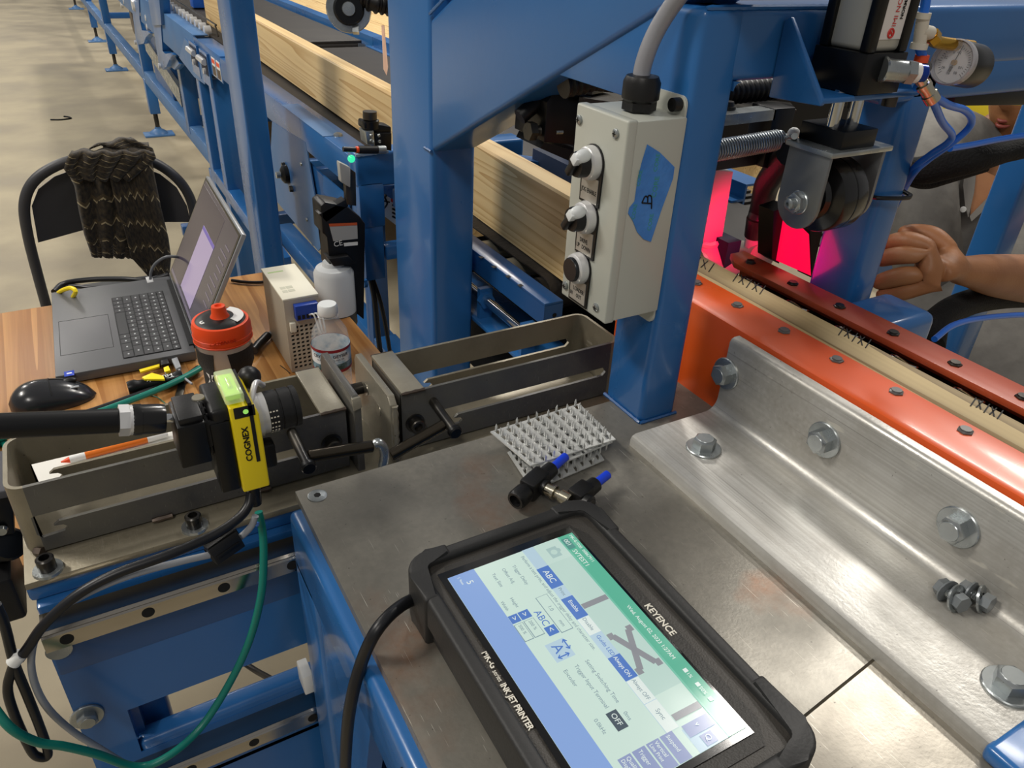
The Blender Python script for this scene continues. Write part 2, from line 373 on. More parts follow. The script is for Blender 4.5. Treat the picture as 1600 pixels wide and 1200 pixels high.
# ================= orange beams =================
zo=1.036
ob=thing('orange_guide_beam','near orange steel guide beam bolted behind the aluminium angle','beam',(.49,.2,T))
xo=.469
pr=[(xo,T),(xo,zo-.006),(xo+.0018,zo-.0018),(xo+.006,zo),(.5165,zo),(.5165,zo-.006),(xo+.006,zo-.006),(xo+.006,T)]
MB().prism([(a,.575,b) for a,b in pr],(0,-.73,0)).build('beam_profile',ORG,ob)
for q in ((1088,443),(1152,478),(1225,518),(1307,563),(1400,613),(1508,674)):
    p=AZ(*q,zo); p.z=zo; hexbolt('flush_bolt',p,(0,0,1),.0098,.0022,HEADM,ob,rot=random.random())
of=thing('orange_guide_beam','far orange steel guide beam across the timber, dusty top with dark bolts','beam',(.59,.2,T))
MB().prism([(.5735,.525,zo-.006),(.587,.545,zo-.006),(.607,.545,zo-.006),(.607,-.15,zo-.006),(.5735,-.15,zo-.006)],(0,0,.006),.001).build('beam_top',ORGD,of)
MB().box((.601,-.15,T),(.607,.54,zo-.0065)).build('beam_web',ORGD,of)
for q in ((1165,412),(1232,445),(1306,481),(1390,523),(1486,571),(1592,624)):
    p=AZ(*q,zo); p.z=zo; p.x=.588
    o=hexbolt('flush_bolt',p,(0,0,1),.0098,.0022,DKST,of,rot=random.random())
MB().box((.559,-.15,.955),(.600,.53,zo-.022)).build('rubber_lining',RUB,of)
for i in range(7):
    y=.49-i*.058
    b=MB(); b.tube([V((.568+.006*cos(a)*1.2,y+.012*sin(a)+.0,zo-.012+.006*sin(a*.5))) for a in [k*2*pi/10 for k in range(10)]],.0011,8,5,True)
    b.tube([V((.564+.0065*cos(a),y-.014+.016*sin(a),zo-.012)) for a in [k*2*pi/10 for k in range(10)]],.0011,8,5,True)
    o=b.build('wire_spring',CHROME,of)
# ================= timber board =================
bd=thing('pine_board','long pine board standing on edge from the belt through the orange guide','timber board',(.54,1.5,.92))
cy=[(-.3,.519),(.5,.519),(.78,.529),(1.06,.5385),(1.45,.553),(2.48,.572),(3.4,.588)]
def bx(y):
    for (a,xa),(b,xb) in zip(cy,cy[1:]):
        if y<=b: t=(y-a)/(b-a); return xa+(xb-xa)*t
    return cy[-1][1]
def board_piece(ya,yb,m,n,z0,z1):
    ys=[ya+(yb-ya)*i/n for i in range(n+1)]; w=.036; c=.003
    P=[]
    for y in ys:
        x=bx(y); P.append([(x,y,z0),(x,y,z1-c),(x+c,y,z1),(x+w-c,y,z1),(x+w,y,z1-c),(x+w,y,z0),(x,y,z0)])
    b=MB(); b.grid(P); bmesh.ops.remove_doubles(b.bm,verts=b.bm.verts[:],dist=1e-5); bmesh.ops.holes_fill(b.bm,edges=b.bm.edges[:],sides=12)
    return b
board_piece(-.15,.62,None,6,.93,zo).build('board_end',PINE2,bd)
board_piece(.6205,3.4,None,30,.925,zo).build('board_length',PINE,bd)
def mark(pts,r=.0006):
    P=[AZ(x,y,zo) for x,y in pts]; P=[V((max(bx(p.y)+.003,min(bx(p.y)+.033,p.x)),p.y,zo+.0002)) for p in P]; b=MB()
    for a,c in zip(P,P[1:]): b.bar(a,c,r*1.6,.0006)
    return b
for cx,cyy in ((1165,440),(1330,524),(1536,635),(1085,405)):
    b=MB()
    for k,(dx,dy) in enumerate(((-16,-7),(-6,-3),(5,3),(15,8),(26,13))):
        x,y=cx+dx,cyy+dy; zz=zo+.0003
        ln=[((x-4,y+7),(x+5,y-6))] if k%2==0 else [((x-5,y+5),(x+6,y-5)),((x-1,y-7),(x+2,y+8))]
        for q in ln:
            A,B=[AZ(*u,zo) for u in q]; A.z=B.z=zz; b.bar(A,B,.0009,.0004)
    b.build('pen_mark',INK,bd)
# ================= tablet console =================
tx0,tx1,ty0,ty1=.1245,.2620,.1165,.3285; zt=.985
tc=thing('tablet_console','black rugged touch screen console lying on the steel table, mint green menu showing','tablet',((tx0+tx1)/2,(ty0+ty1)/2,T))
cx_,cy_=(tx0+tx1)/2,(ty0+ty1)/2; hw,hh=(tx1-tx0)/2,(ty1-ty0)/2
GREY=mat('dark_grey_plastic','2b2926',.5,0,bump=.25,bs=900); GREY2=mat('charcoal_plastic','3a3733',.5,0,bump=.25,bs=900)
BUMP=mat('soft_rubber_bumper','262626',.55,0,bump=.1,bs=500)
MB().prism(rrect((cx_,cy_,T+.003),X_,Y_,hw-.003,hh-.003,.012),(0,0,.027),.002).build('back_shell',BUMP,tc)
MB().prism(rrect((cx_,cy_,T+.0301),X_,Y_,hw-.0075,hh-.0075,.008),(0,0,.0042)).build('bezel',GREY2,tc)
MB().prism([(cx_-hw+.016,cy_-hh+.03,zt-.0007),(cx_-hw+.022,cy_-hh+.016,zt-.0007),(cx_+hw-.026,cy_-hh+.016,zt-.0007),(cx_+hw-.018,cy_-hh+.03,zt-.0007),(cx_+hw-.018,cy_+hh-.03,zt-.0007),(cx_+hw-.026,cy_+hh-.014,zt-.0007),(cx_-hw+.022,cy_+hh-.014,zt-.0007),(cx_-hw+.016,cy_+hh-.03,zt-.0007)],(0,0,.0006)).build('raised_panel',GREY,tc)
def ringpiece(o,i,z0,h,name):
    b=MB(); b.holed([V((p.x,p.y,z0)) for p in o],[[V((p.x,p.y,z0)) for p in i]],(0,0,h)); 
    top=[e for e in b.bm.edges if all(abs(v.co.z-(z0+h))<1e-6 for v in e.verts) and len(e.link_faces)==2 and any(abs(f.normal.z)<.5 for f in e.link_faces)]
    b.bm.normal_update()
    top=[e for e in b.bm.edges if all(abs(v.co.z-(z0+h))<1e-6 for v in e.verts) and any(abs(f.normal.z)<.5 for f in e.link_faces)]
    bmesh.ops.bevel(b.bm,geom=top,offset=.0028,segments=3,profile=.5,affect='EDGES')
    return b.build(name,BUMP,tc)
ringpiece(rrect((cx_,cy_,0),X_,Y_,hw,hh,.015,6),rrect((cx_,cy_,0),X_,Y_,hw-.0095,hh-.0095,.008,6),T+.018,.021,'rubber_bumper')
# corner guards, slightly proud
for sx in (-1,1):
    for sy in (-1,1):
        c=V((cx_+sx*(hw-.016),cy_+sy*(hh-.016),0)); e=.0012
        out=[c+V((sx*(16e-3+e)*cos(a),sy*(16e-3+e)*sin(a),0)) for a in [k*pi/2/6 for k in range(7)]]
        L1=.022 if sy>0 else .03
        out=[V((cx_+sx*(hw+e),c.y-sy*L1,0))]+out+[V((c.x-sx*.014,cy_+sy*(hh+e),0))]
        inn=[V((c.x-sx*.014,cy_+sy*(hh-.0085),0))]+[c+V((sx*.0075*cos(a),sy*.0075*sin(a),0)) for a in [pi/2-k*pi/2/4 for k in range(5)]]+[V((cx_+sx*(hw-.0085),c.y-sy*L1,0))]
        MB().prism([V((p.x,p.y,T+.001)) for p in out+inn],(0,0,.0385),.0022,3).build('corner_guard',BUMP,tc)
sx0,sx1,sy0,sy1=.1440,.2340,.1440,.3040
MB().box((sx0-.004,sy0-.004,zt-.0001),(sx1+.002,sy1+.006,zt+.0006)).build('screen_glass',mat('black_glass','08090b',.08,0,coat=.5),tc)
zs=zt+.0007
def em(n,c,e=.9): 
    m,nn,p=nt_new(n); p.inputs['Base Color'].default_value=(.02,.02,.02,1); p.inputs['Emission Color'].default_value=hx(c); p.inputs['Emission Strength'].default_value=e; p.inputs['Roughness'].default_value=.15; return m
E_BG=em('screen_mint','cfe6da'); E_G=em('screen_green','58b597'); E_B=em('screen_blue','86a7de'); E_DB=em('screen_button_blue','4d79c4'); E_GR=em('screen_grey','8f9196'); E_W=em('screen_white','e4efe9',.9); E_LB=em('screen_pale_blue','b8d2e0'); E_T=em('screen_text','7f97a0',.9); E_DK=em('screen_dark','4a5a66',.7); E_PU=em('screen_slate','8f9cc4')
disp=MB().box((sx0,sy0,zs-.0001),(sx1,sy1,zs+.0002)).build('display',E_BG,tc)
def SR(s0,s1,t0,t1,m,z=1,name='screen_field'):
    "s along the long side from the far edge, t from the left bar to the title bar, metres"
    return MB().box((sx0+t0,sy1-s1,zs+.0002*z),(sx0+t1,sy1-s0,zs+.0002*z+.00015)).build(name,m,disp)
def SC(px,py): p=AZ(px,py,zs); return sy1-p.y,p.x-sx0
def SRC(px,py,ws,ht,m,z=2,name='screen_button'):
    s,t=SC(px,py); return SR(s-ws/2,s+ws/2,t-ht/2,t+ht/2,m,z,name)
def STX(txt,px,py,sz,m,z=4,sx=1):
    s,t=SC(px,py); return ST(txt,s*1e3,t*1e3,sz*1e3,m,z,sx)
def ST(txt,s,t,sz,m,z=4,sx=1):
    "text starting at s, vertically centred on t (millimetres)"
    return text(txt,(sx0+t/1e3-sz*.35e-3,sy1-s/1e3,zs+.0002*z+.0002),(0,-1,0),(1,0,0),sz/1e3,m,disp,'screen_text',.00003,0,sx)
def SB(s0,s1,t0,t1,m,z=2,name='screen_button'): return SR(s0/1e3,s1/1e3,t0/1e3,t1/1e3,m,z,name)
E_PV=em('screen_preview','bfdad0'); E_T2=em('screen_faint','a9c6c2')
SB(0,160,78.5,90,E_G,1,'title_bar'); SB(0,160,78.5,79.6,em('screen_green_light','74c3aa'),2,'title_bar'); SB(0,160,0,17.6,E_B,1,'menu_bar')
SB(0,124,60,78.5,E_PV,1,'preview_area'); SB(0,18,60.5,78,em('screen_pale_green','c6dfd5'),2,'preview_area'); SB(146,160,60,78.5,E_LB,1,'preview_area')
SB(3,13,79.4,84.6,em('screen_deep_green','4b8f86'),3,'job_number_box'); ST('001',4,82,4.2,E_W); ST('SVTEST1',14.5,82,4.4,E_W); ST('MK-G1000  00867911',2,87.2,3.0,E_W); ST('Wed, August 02, 2023 1:27AM',68,84.6,3.4,E_W)
for k,(a,b_) in enumerate(((118,'1%'),(128,'50%'),(138,''))): SB(a,a+2.4,84,86.4,E_W,3,'status_icon'); ST(b_,a+3,85,3,E_W) if b_ else None
ST('(  9mm',3,6,2.2,E_W); ST('5',8,10.5,6,E_W)
SB(0,144,52,60,E_LB,2,'button_row'); SB(18.5,36.5,51.6,60,E_DB,3); ST('ABC',22,55.8,5.6,E_W,5); ST('Print',38,55.9,3.3,E_T,5)
SB(46,63,52,60,E_DB,3); ST('Enable',49,56,3.6,E_W,5); SB(63.4,76,52.2,59.8,E_W,3); ST('Disable',64,56,3.3,E_T,5); ST('Guide LED',78,56,3.5,E_DB,5)
SB(93.5,110,52,60,E_DB,3); ST('Always ON',94.4,56,3.6,E_W,5,.85); SB(110.4,125.6,52.2,59.8,E_W,3); ST('Always OFF',111,56,3.5,E_T,5,.8); SB(126,144,52.2,59.8,E_W,3); ST('Sync',131,56,3.6,E_T,5)
ST('Perform a test print, and adjust the trigger delay and character size.',5,49.2,3.2,E_T,5,.92)
ST('Trigger Delay',9,40.6,3.2,E_T); ST('Offset Adj.',8.5,33.6,3.2,E_T); ST('Text Size',9.4,26,3.2,E_T); ST('Height',31.5,26.4,3,E_T); ST('Width',31.5,20,3,E_T)
def frame_box(s0,s1,t0,t1): SB(s0,s1,t0,t1,E_T,2,'screen_field'); SB(s0+.4,s1-.4,t0+.4,t1-.4,E_BG,3,'screen_field')
frame_box(38,67,39.2,47); ST('1.0',47,43,3.4,E_T,5); ST('mm',59,43,3.2,E_T,5)
SB(43,49,24,30.6,E_DB,3); ST('>',44.6,27.2,5,E_W,5); SB(43,49,17.6,23.4,E_DB,3); ST('>',44.6,20.4,5,E_W,5)
frame_box(50,63,24,30.6); ST('200 %',51.5,27.3,2.9,E_T,5); frame_box(50,63,17.6,23.4); ST('500 %',51.5,20.5,2.9,E_T,5)
ST('ABC',47,34.6,6.2,E_DB,5); SB(59.5,66,31.8,38.4,E_DB,3); ST('<',60.8,35,5.4,E_W,5)
SB(70,83,26,38,E_LB,2,'font_icon'); ST('A',72.5,31.5,9,E_DB,5)
def aw(s0,t0,s1,t1):
    p=V((sx0+t0/1e3,sy1-s0/1e3,zs+.0012)); q=V((sx0+t1/1e3,sy1-s1/1e3,zs+.0012)); d=(q-p).normalized(); n=V((-d.y,d.x,0)); b=MB(); b.bar(p,q,.0007,.0002)
    for e,sg in ((p,1),(q,-1)):
        for k in (-1,1): b.bar(e,e+d*sg*.0018+n*k*.0014,.0006,.0002)
    b.build('arrow_icon',E_DB,disp)
aw(71.5,37,78.5,37); aw(81,28,81,35)
ST('Setting Switching Time',89,41,3.4,E_T,4,.95); ST('0ms',124.5,40.4,3.2,E_T); ST('Trigger Input Terminal',89,34,3.4,E_T,4,.95); ST('Encoder',89,27,3.4,E_T); ST('0.0kHz',121,24.6,3.2,E_T)
SB(121,132,31,37.4,E_DK,3); ST('OFF',122.6,34.2,4.2,E_W,5)
for k,(a,b_) in enumerate((('Suspend',''),('Vertical','Line Print'),('Trigger',''),('Quality','Display'))):
    t1=55-k*8.6; SB(144,160,t1-7.6,t1,E_PU,3); ST(a,145.2,t1-(3.8 if not b_ else 2.4),3.2,E_W,5,.9); ST(b_,145.2,t1-5.6,3.0,E_W,5,.85) if b_ else None
SB(144.5,151.5,61,77,E_PU,3); ST('v',146.5,69,4,E_W,5); SB(152.8,159,65.5,72.5,E_PU,3); ST('Q',153.8,69,4.4,E_W,5)
SB(54.5,58.3,60.5,78,E_GR,3,'preview_bar'); SB(137,140.8,60.5,78,E_GR,3,'preview_bar')
def xl(s0,t0,s1,t1): MB().bar(V((sx0+t0/1e3,sy1-s0/1e3,zs+.0009)),V((sx0+t1/1e3,sy1-s1/1e3,zs+.0009)),.0036,.0003).build('preview_cross',E_GR,disp)
xl(82.5,63.5,107.5,74); xl(82.5,74,107.5,63.5); xl(80,62.4,84.2,62.4); xl(80,75.4,84.2,75.4); xl(106,62.4,110.2,62.4); xl(106,75.4,110.2,75.4)
b=MB(); b.prism([V((sx0+t/1e3,sy1-s_/1e3,zs+.0007)) for s_,t in ((6,66),(15,66),(15,73),(12,73),(11,74.5),(9,74.5),(8,73),(6,73))],(0,0,.0001)); b.build('camera_icon',E_T2,disp); MB().lathe(V((sx0+.0695,sy1-.0105,zs+.0008)),Z_,[(0,.0022),(.0001,.0022)],16).build('camera_icon_lens',E_PV,disp)
LET=mat('silver_print','d9d5c8',.4)
text('KEYENCE',AZ(1006,946,zt),(0,-1,0),(1,0,0),.0060,LET,tc,ext=.0002,bold=.0001,sx=1.0)
text('MK-G',AZ(752,1020,zt),(0,-1,0),(1,0,0),.0056,LET,tc,ext=.0002,bold=.0001,sx=.86); text('series',AZ(769,1049,zt),(0,-1,0),(1,0,0),.0040,LET,tc,ext=.0002,sx=.82); text('INK JET PRINTER',AZ(781,1070,zt),(0,-1,0),(1,0,0),.0047,LET,tc,ext=.0002,bold=.0001,sx=.86)
# tablet cable
c=[AZ(652,938,T+.022),AZ(628,948,T+.03),AZ(596,975,T+.034),AZ(566,1025,T+.02),AZ(548,1080,.93),AY(540,1140,.30),AY(538,1220,.30)]
c=[AZ(646,936,.968),AZ(626,947,.973),AZ(604,966,.975),AZ(583,994,.969),AZ(565,1035,.948),AX(550,1090,.077),AX(542,1150,.073),AX(538,1240,.071)]
tag(MB().tube(c,.0039,14,8).build('tablet_cable',CABLE),'thick black cable hanging from the tablet over the blue table edge','cable')
# ================= nail plates =================
GALV=mat('galvanised_sheet','dadbd9',.34,.4,'c4c6c4',25,rv=.08)
def nailplate(pq,z,tilt,label,down=False,seed=1):
    random.seed(seed)
    q=[AZ(x,y,z+t) for (x,y),t in zip(pq,tilt)]
    t=thing('nail_plate',label,'nail plate',((q[0]+q[2])/2).to_tuple()[:2]+(T,),'nail plates stacked on the steel table')
    n=(q[1]-q[0]).cross(q[3]-q[0]).normalized(); n=n if n.z>0 else -n
    P=lambda u,v:(q[0]*(1-u)+q[1]*u)*(1-v)+(q[3]*(1-u)+q[2]*u)*v
    nu,nv=9,6; b=MB(); te=MB(); holes=[]
    for i in range(nu):
        for j in range(nv):
            u0=(i+.5)/nu; v0=(j+.5+(.12 if i%2 else -.12))/nv; du=.020; dv=.055
            holes.append([P(u0-du,v0-dv),P(u0+du,v0-dv),P(u0+du,v0+dv),P(u0-du,v0+dv)])
            for s in (-1,1):
                a=P(u0-du*.95,v0+s*dv); c=P(u0+du*.95,v0+s*dv); h=(-1 if down else 1)*.0075
                top=(a+c)/2+n*h+ (c-a)*random.uniform(-.2,.2); k=(c-a)*.35
                w_=(c-a)*.28; te.prism([a+w_,c-w_,c-w_*.8+n*h*.65,top,a+w_*.8+n*h*.65],(P(0,.012)-P(0,0)))
    b.holed([P(0,0),P(1,0),P(1,1),P(0,1)],holes,n*.0011).build('perforated_sheet',GALV,t,smooth=False)
    o=te.build('punched_teeth',GALV,t,smooth=False); o['kind']='stuff'
nailplate([(793,708),(900,655),(944,720),(832,768)],.9515,(0,0,.0,0),'lower galvanised nail plate mostly hidden under the others on the steel table',seed=3)
nailplate([(800,680),(905,640),(957,692),(840,742)],.9620,(0,0,0,0),'middle galvanised nail plate, teeth down between the other two plates',True,seed=4)
nailplate([(766,676),(905,632),(962,688),(829,729)],.9645,(0,0,.001,0),'topmost bright galvanised nail plate with rows of upright teeth',seed=5)
# ================= push-in valves =================
NICK=mat('nickel','c9c2ae',.2,1); BPIPE=mat('blue_plug','1c43d6',.3)
def valve(label,a,b,zc,side,sidem,knob):
    """a: tail end pixel, b: blue tip pixel"""
    A,B=AZ(*a,zc),AZ(*b,zc+.004); d=(B-A).normalized(); L=(B-A).length; s=d.cross(Z_).normalized()
    t=thing('air_valve',label,'air fitting',((A.x+B.x)/2,(A.y+B.y)/2,T),'air fittings beside the tablet')
    R=Matrix((d,d.cross(Z_)*-1,Z_)).transposed()
    MB().obox(A+d*L*.36,(L*.34,.014,.016),R,.002).build('valve_body',BLK,t)
    MB().cyl(A+d*L*.5,A+d*L*.72,.0066,18,.006,.001).build('collet',BLK,t)
    MB().cyl(A+d*L*.70,B,.0036,14,bev=.0005).build('blue_plug',BPIPE,t)
    if knob: MB().lathe(A+d*L*.2,-d,[(0,.0065),(.002,.0078),(.012,.0078),(.014,.0068),(.014,.005),(.010,.0046)],20).build('release_ring',BLK,t)
    if side:
        p=A+d*L*.38+s*.006
        MB().lathe(p,s,[(0,.0062),(.004,.0062)],20).build('seal_ring',BLK,t)
        MB().lathe(p+s*.004,s,[(0,.0048),(.006,.0048),(.0062,.0058),(.0085,.0058),(.009,.0036),(.013,.0036),(.0132,.0052),(.0205,.0052),(.0215,.0042)],12).build('threaded_spigot',NICK,t)
    else:
        MB().lathe(A+d*L*.3+s*.005,s,[(0,.007),(.006,.007),(.0075,.0055)],20).build('side_port',BLK,t)
        MB().lathe(A+d*L*.3+s*.0125,s,[(0,.0048),(.0004,.0045)],20).build('port_disc',GREY2,t)
valve('black air fitting with nickel spigot and blue plug against the nail plates',(806,782),(884,713),T+.012,True,NICK,True)
valve('black air fitting with blue plug behind the top edge of the tablet',(882,794),(950,741),T+.010,False,NICK,False)
# ================= blue gantry frame =================
gf=thing('gantry_frame','blue welded tube gantry frame around the timber guide, with diagonal brace','frame',(.5,.6,0))
FX0,FX1,FY0,FY1=.3906,.4306,.427,.481
zh=AY(1131,131,FY0).z
MB().box((FX0,FY0,T-.002),(FX1,FY1,1.283),.006,3).build('front_post',BLUE,gf)
hd=MB(); hd.box((FX0+.012,FY0+.0004,zh),(1.25,FY1,1.283),.006,3); hd.build('header_beam',BLUE,gf)
MB().prism([(FX1-.001,FY0+.001,zh+.001)]+[V((FX1+.006-.006*cos(a),FY0+.001,zh-.006+.006*sin(a))) for a in [k*pi/2/5 for k in range(6)]],(0,.05,0)).build('corner_fillet',BLUE,gf)
p2a=AY(1328,468,FY0).x; p2b=AY(1363,458,FY0).x+.004
MB().box((.60,FY0+.001,1.2075),(1.25,FY1-.001,1.24),.005,3).build('header_lower_tube',BLUE,gf)
MB().box((FX0+.003,FY1-.001,1.212),(FX0+.009,.615,1.283),.001).build('side_plate',BLUE,gf)
MB().box((p2a,FY0+.001,.94),(p2b,FY1-.001,zh+.002),.006,3).build('rear_post',BLUE,gf)
# weld beads
def bead(pts,r,parent,m,name='weld_bead',n=9):
    P=[];
    for a,b in zip(pts,pts[1:]):
        a,b=V(a),V(b); k=max(2,int((b-a).length/.004))
        for i in range(k): P.append(a.lerp(b,i/k))
    P.append(V(pts[-1]))
    return MB().tube(P,lambda t:r*(.8+.35*abs(sin(t*len(P)*1.3))),6,1).build(name,m,parent)
bead([(FX0-.0005,FY0-.0005,T+.001),(FX1,FY0-.0005,T+.001)],.0016,gf,BLUE2); bead([(FX0-.0005,FY0,T+.001),(FX0-.0005,FY1,T+.001)],.0018,gf,BLUE2)
bead([(FX0+.004,FY0+.003,1.283),(.56,FY0+.003,1.283)],.0018,gf,BLUE)
# centre post + diagonal brace + second post (same x plane)
cy0,cy1,cx1=.872,1.004,.4527
MB().box((FX0,cy0,0),(cx1,cy1,1.62),.007,3).build('centre_post',BLUE,gf)
A=AX(680,235,FX0);B=AX(1060,2,FX0);U=AX(672,22,FX0)
d=(B-A).normalized(); Bx=A+d*((.36-A.y)/d.y); h=V((0,0,.149))
br=MB(); br.prism([A+V((0,.012,-.006)),Bx,Bx+h,A+h+V((0,.012,-.006))],(cx1-FX0-.0006,0,0),.006,3); br.build('diagonal_brace',BLUE,gf)
bead([U+V((-.0005,0,0)),U+V((-.0005,-.05,.025))],.002,gf,BLUE)
MB().box((FX0+.008,cy0-.15,1.262),(cx1-.008,cy0,1.30),.004).build('cross_tie',BLUE2,gf)
bead([(FX0-.0005,cy0+.02,A.z-.004),(FX0-.0005,cy0-.002,A.z-.004)],.0018,gf,BLUE2)
LP0=1.782
fx=AY(398,300,LP0).x; MB().box((fx,LP0,0),(AY(432,300,LP0).x,LP0+.13,1.75),.004,3).build('far_post',BLUE,gf)
# second right post
q=AY(1565,375,.62); MB().box((q.x,.62,.0),(q.x+.05,.668,1.5),.006,3).build('right_post',BLUE,gf)
s1=AZ(1352,478,1.030); s2=AZ(1425,470,1.030)
MB().box((.6085,s2.y-.03,.985),(s2.x,s2.y+.028,1.030),.009,4).build('stub_tube',BLUE,gf)
# interior dark beams seen through the openings
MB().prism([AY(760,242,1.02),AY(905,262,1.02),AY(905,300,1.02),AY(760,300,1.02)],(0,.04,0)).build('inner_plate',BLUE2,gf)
# ================= control box =================
cb=thing('control_box','grey three button control box with blue masking tape on its side, on the blue post','control box',(.36,.455,1.06))
xf,xb,y0,y1,z0,z1=.3367,FX0,.426,.4885,1.0615,1.2135
MB().box((xf+.006,y0,z0),(xb-.001,y1,z1),.0015).build('enclosure',GRYP,cb)
MB().box((xf,y0-.0005,z0-.0012),(xf+.009,y1+.0005,z1+.0012),.0018,3).build('front_cover',GRYP,cb)
MB().prism(rrect(((xb-.002),(y0+y1)/2-.002,(z0+z1)/2),Y_,Z_,.026,(z1-z0)/2+.013,.006),(.0019,0,0)).build('mounting_flange',GRYP,cb)
for s,zz in ((1,z1+.007),): 
    MB().cyl((xb-.0025,y0+.010,zz),(xb-.009,y0+.010,zz),.0048,16).build('flange_bolt',BLK,cb)
for px,py in ((906,187),(963,209),(884,446),(932,480)):
    p=AX(px,py,xf); o=MB().lathe(p,(-1,0,0),[(0,.0034),(.0012,.0034),(.002,.0022)],16).build('cover_screw',ZINC,cb)
    b=MB(); b.obox(p-V((.0021,0,0)),(.0004,.0036,.0007)); b.obox(p-V((.0021,0,0)),(.0004,.0007,.0036)); b.build('cross_slot',INK,o)
WGL=mat('knob_white','dfe3e4',.3)
for k,((px,py),(lx,ly),txt) in enumerate((((928,254),(924.5,293),['JOG ENABLE']),((920,339),(916.5,375.5),['DRIVE','UP   DOWN']),((909,418),(907,452),['LOADER','IN     OUT']))):
    c=AX(px,py,xf); l=AX(lx,ly,xf); l.y=c.y
    kn=MB(); kn.prism([V((xf-.0015,q.y,q.z)) for q in ([V((0,c.y+.0135*cos(a),c.z+.0135*sin(a))) for a in [i*pi/10 for i in range(11)]]+[V((0,c.y-.0125,l.z-.0125)),V((0,c.y+.0125,l.z-.0125))])],(.0015,0,0))
    ho=kn.build('legend_holder',BLK,cb)
    pl=MB().box((xf-.0021,c.y-.0105,l.z-.0105),(xf-.0015,c.y+.0105,l.z+.008)).build('legend_plate',mat('legend_silver','a8a49c',.4,.3) if k==0 else bpy.data.materials['legend_silver'],ho)
    for i,tx in enumerate(txt):
        text(tx,(xf-.0022,c.y+(.0098 if len(tx)>6 else .006),l.z-.004-i*.0052+(.0 if len(txt)==1 else .002)),(0,-1,0),(0,0,1),.0048,INK,ho,'legend_text',.00005,.00004,.72 if len(tx)>6 else .8)
    rg=MB().lathe(c,(-1,0,0),[(0,.0125),(.003,.0128),(.0075,.0118),(.0085,.0105),(.0088,.0095)],36).build('chrome_bezel_ring',SILV,cb)
    if k<2:
        kb=MB().lathe(c-V((.0085,0,0)),(-1,0,0),[(0,.0098),(.006,.0095),(.008,.0088)],28).build('selector_knob',BLK,cb)
        R=Matrix.Rotation(RD(38),3,'X')
        MB().obox(c+R@V((-.0155,0,0)),(.011,.0065,.020),R,.002,3).build('knob_grip',BLK,kb)
        MB().prism([c+R@V((-.0215,.0034*sy,zz)) for sy,zz in ((1,.003),(-1,.003),(-1,.0102),(1,.0102))]+[],(.012,0,0),.0008).build('pointer_inlay',WGL,kb)
        MB().sph(c+R@V((-.0145,0,.0090)),.0070,16,(1,.62,.75)).build('knob_cap',WGL,kb)
    else:
        MB().lathe(c-V((.0085,0,0)),(-1,0,0),[(0,.0098),(.0025,.0096),(.0032,.009)],32).build('push_button',mat('button_black','17191d',.3),cb)
tp=[(1012,226),(1031,238),(1054,261),(1052,278),(1034,327),(1017,378),(1006,374),(996,363),(989,345),(982,334),(984,325),(992,315),(997,280),(1004,252)]
t=MB().prism([AY(x,y,y0-.0008) for x,y in tp],(0,.0006,0)).build('tape_strip',TAPE,cb); lab(t,'torn blue masking tape marked B')
TG=mat('tape_print_green','3f9a86',.6)
for (x,y,s) in ((1028,296,.006),(1030,255,.005),(1020,348,.005),(995,330,.0045),(1003,278,.0045)):
    p=AY(x,y,y0-.0009); text('tape core'.upper()[:5] if False else 'CORE',p+V((-.001,0,-.006)),(.05,0,1),(-1,0,0),s,TG,t,'tape_print',.00004)
for ln in (((1003,317),(1017,318)),((1003,317),(1008,307),(1012,309),(1012,316)),((1012,314),(1013,306),(1018,308),(1018,326))):
    P=[AY(x,y,y0-.0010) for x,y in ln]; MB().tube(P,.00055,6,4).build('handwritten_letter',INK,t)
# gland + conduit
gl=thing('cable_gland','black cable gland with grey flexible conduit rising from the control box','cable gland',(.368,.455,z1))
gc=V((.3665,.4535,z1+.0012))
MB().lathe(gc,Z_,[(0,.0125),(.006,.0125),(.0065,.010)],6).build('hex_base',BLK,gl)
MB().lathe(gc+V((0,0,.006)),Z_,[(0,.0115),(.002,.0135),(.013,.0135),(.017,.0115),(.0175,.009)],16).build('compression_nut',BLK,gl)
P=[gc+V((0,0,.015)),AX(1003,112,.3672),AX(1012,80,.3695),AX(1026,48,.3735),AX(1046,15,.378),AX(1075,-25,.382)]
MB().tube(P,.0062,14,8).build('grey_conduit',mat('grey_conduit','8e8f95',.35),gl)
cl=AX(965,100,.405)
c=MB(); c.prism([AY(x,y,.53) for x,y in ((959,86),(964,79),(973,79),(978,86),(979,98),(974,110),(978,124),(978,138),(970,148),(958,142),(956,128),(959,114),(958,98))],(0,.0035,0),.001); c.prism([AY(x,y,.5305) for x,y in ((958,112),(976,112),(974,116),(960,117))],(0,-.004,0),.001); tag(c.build('metal_clip',ZINC,None),'shiny metal strap clip behind the cable gland','clip')
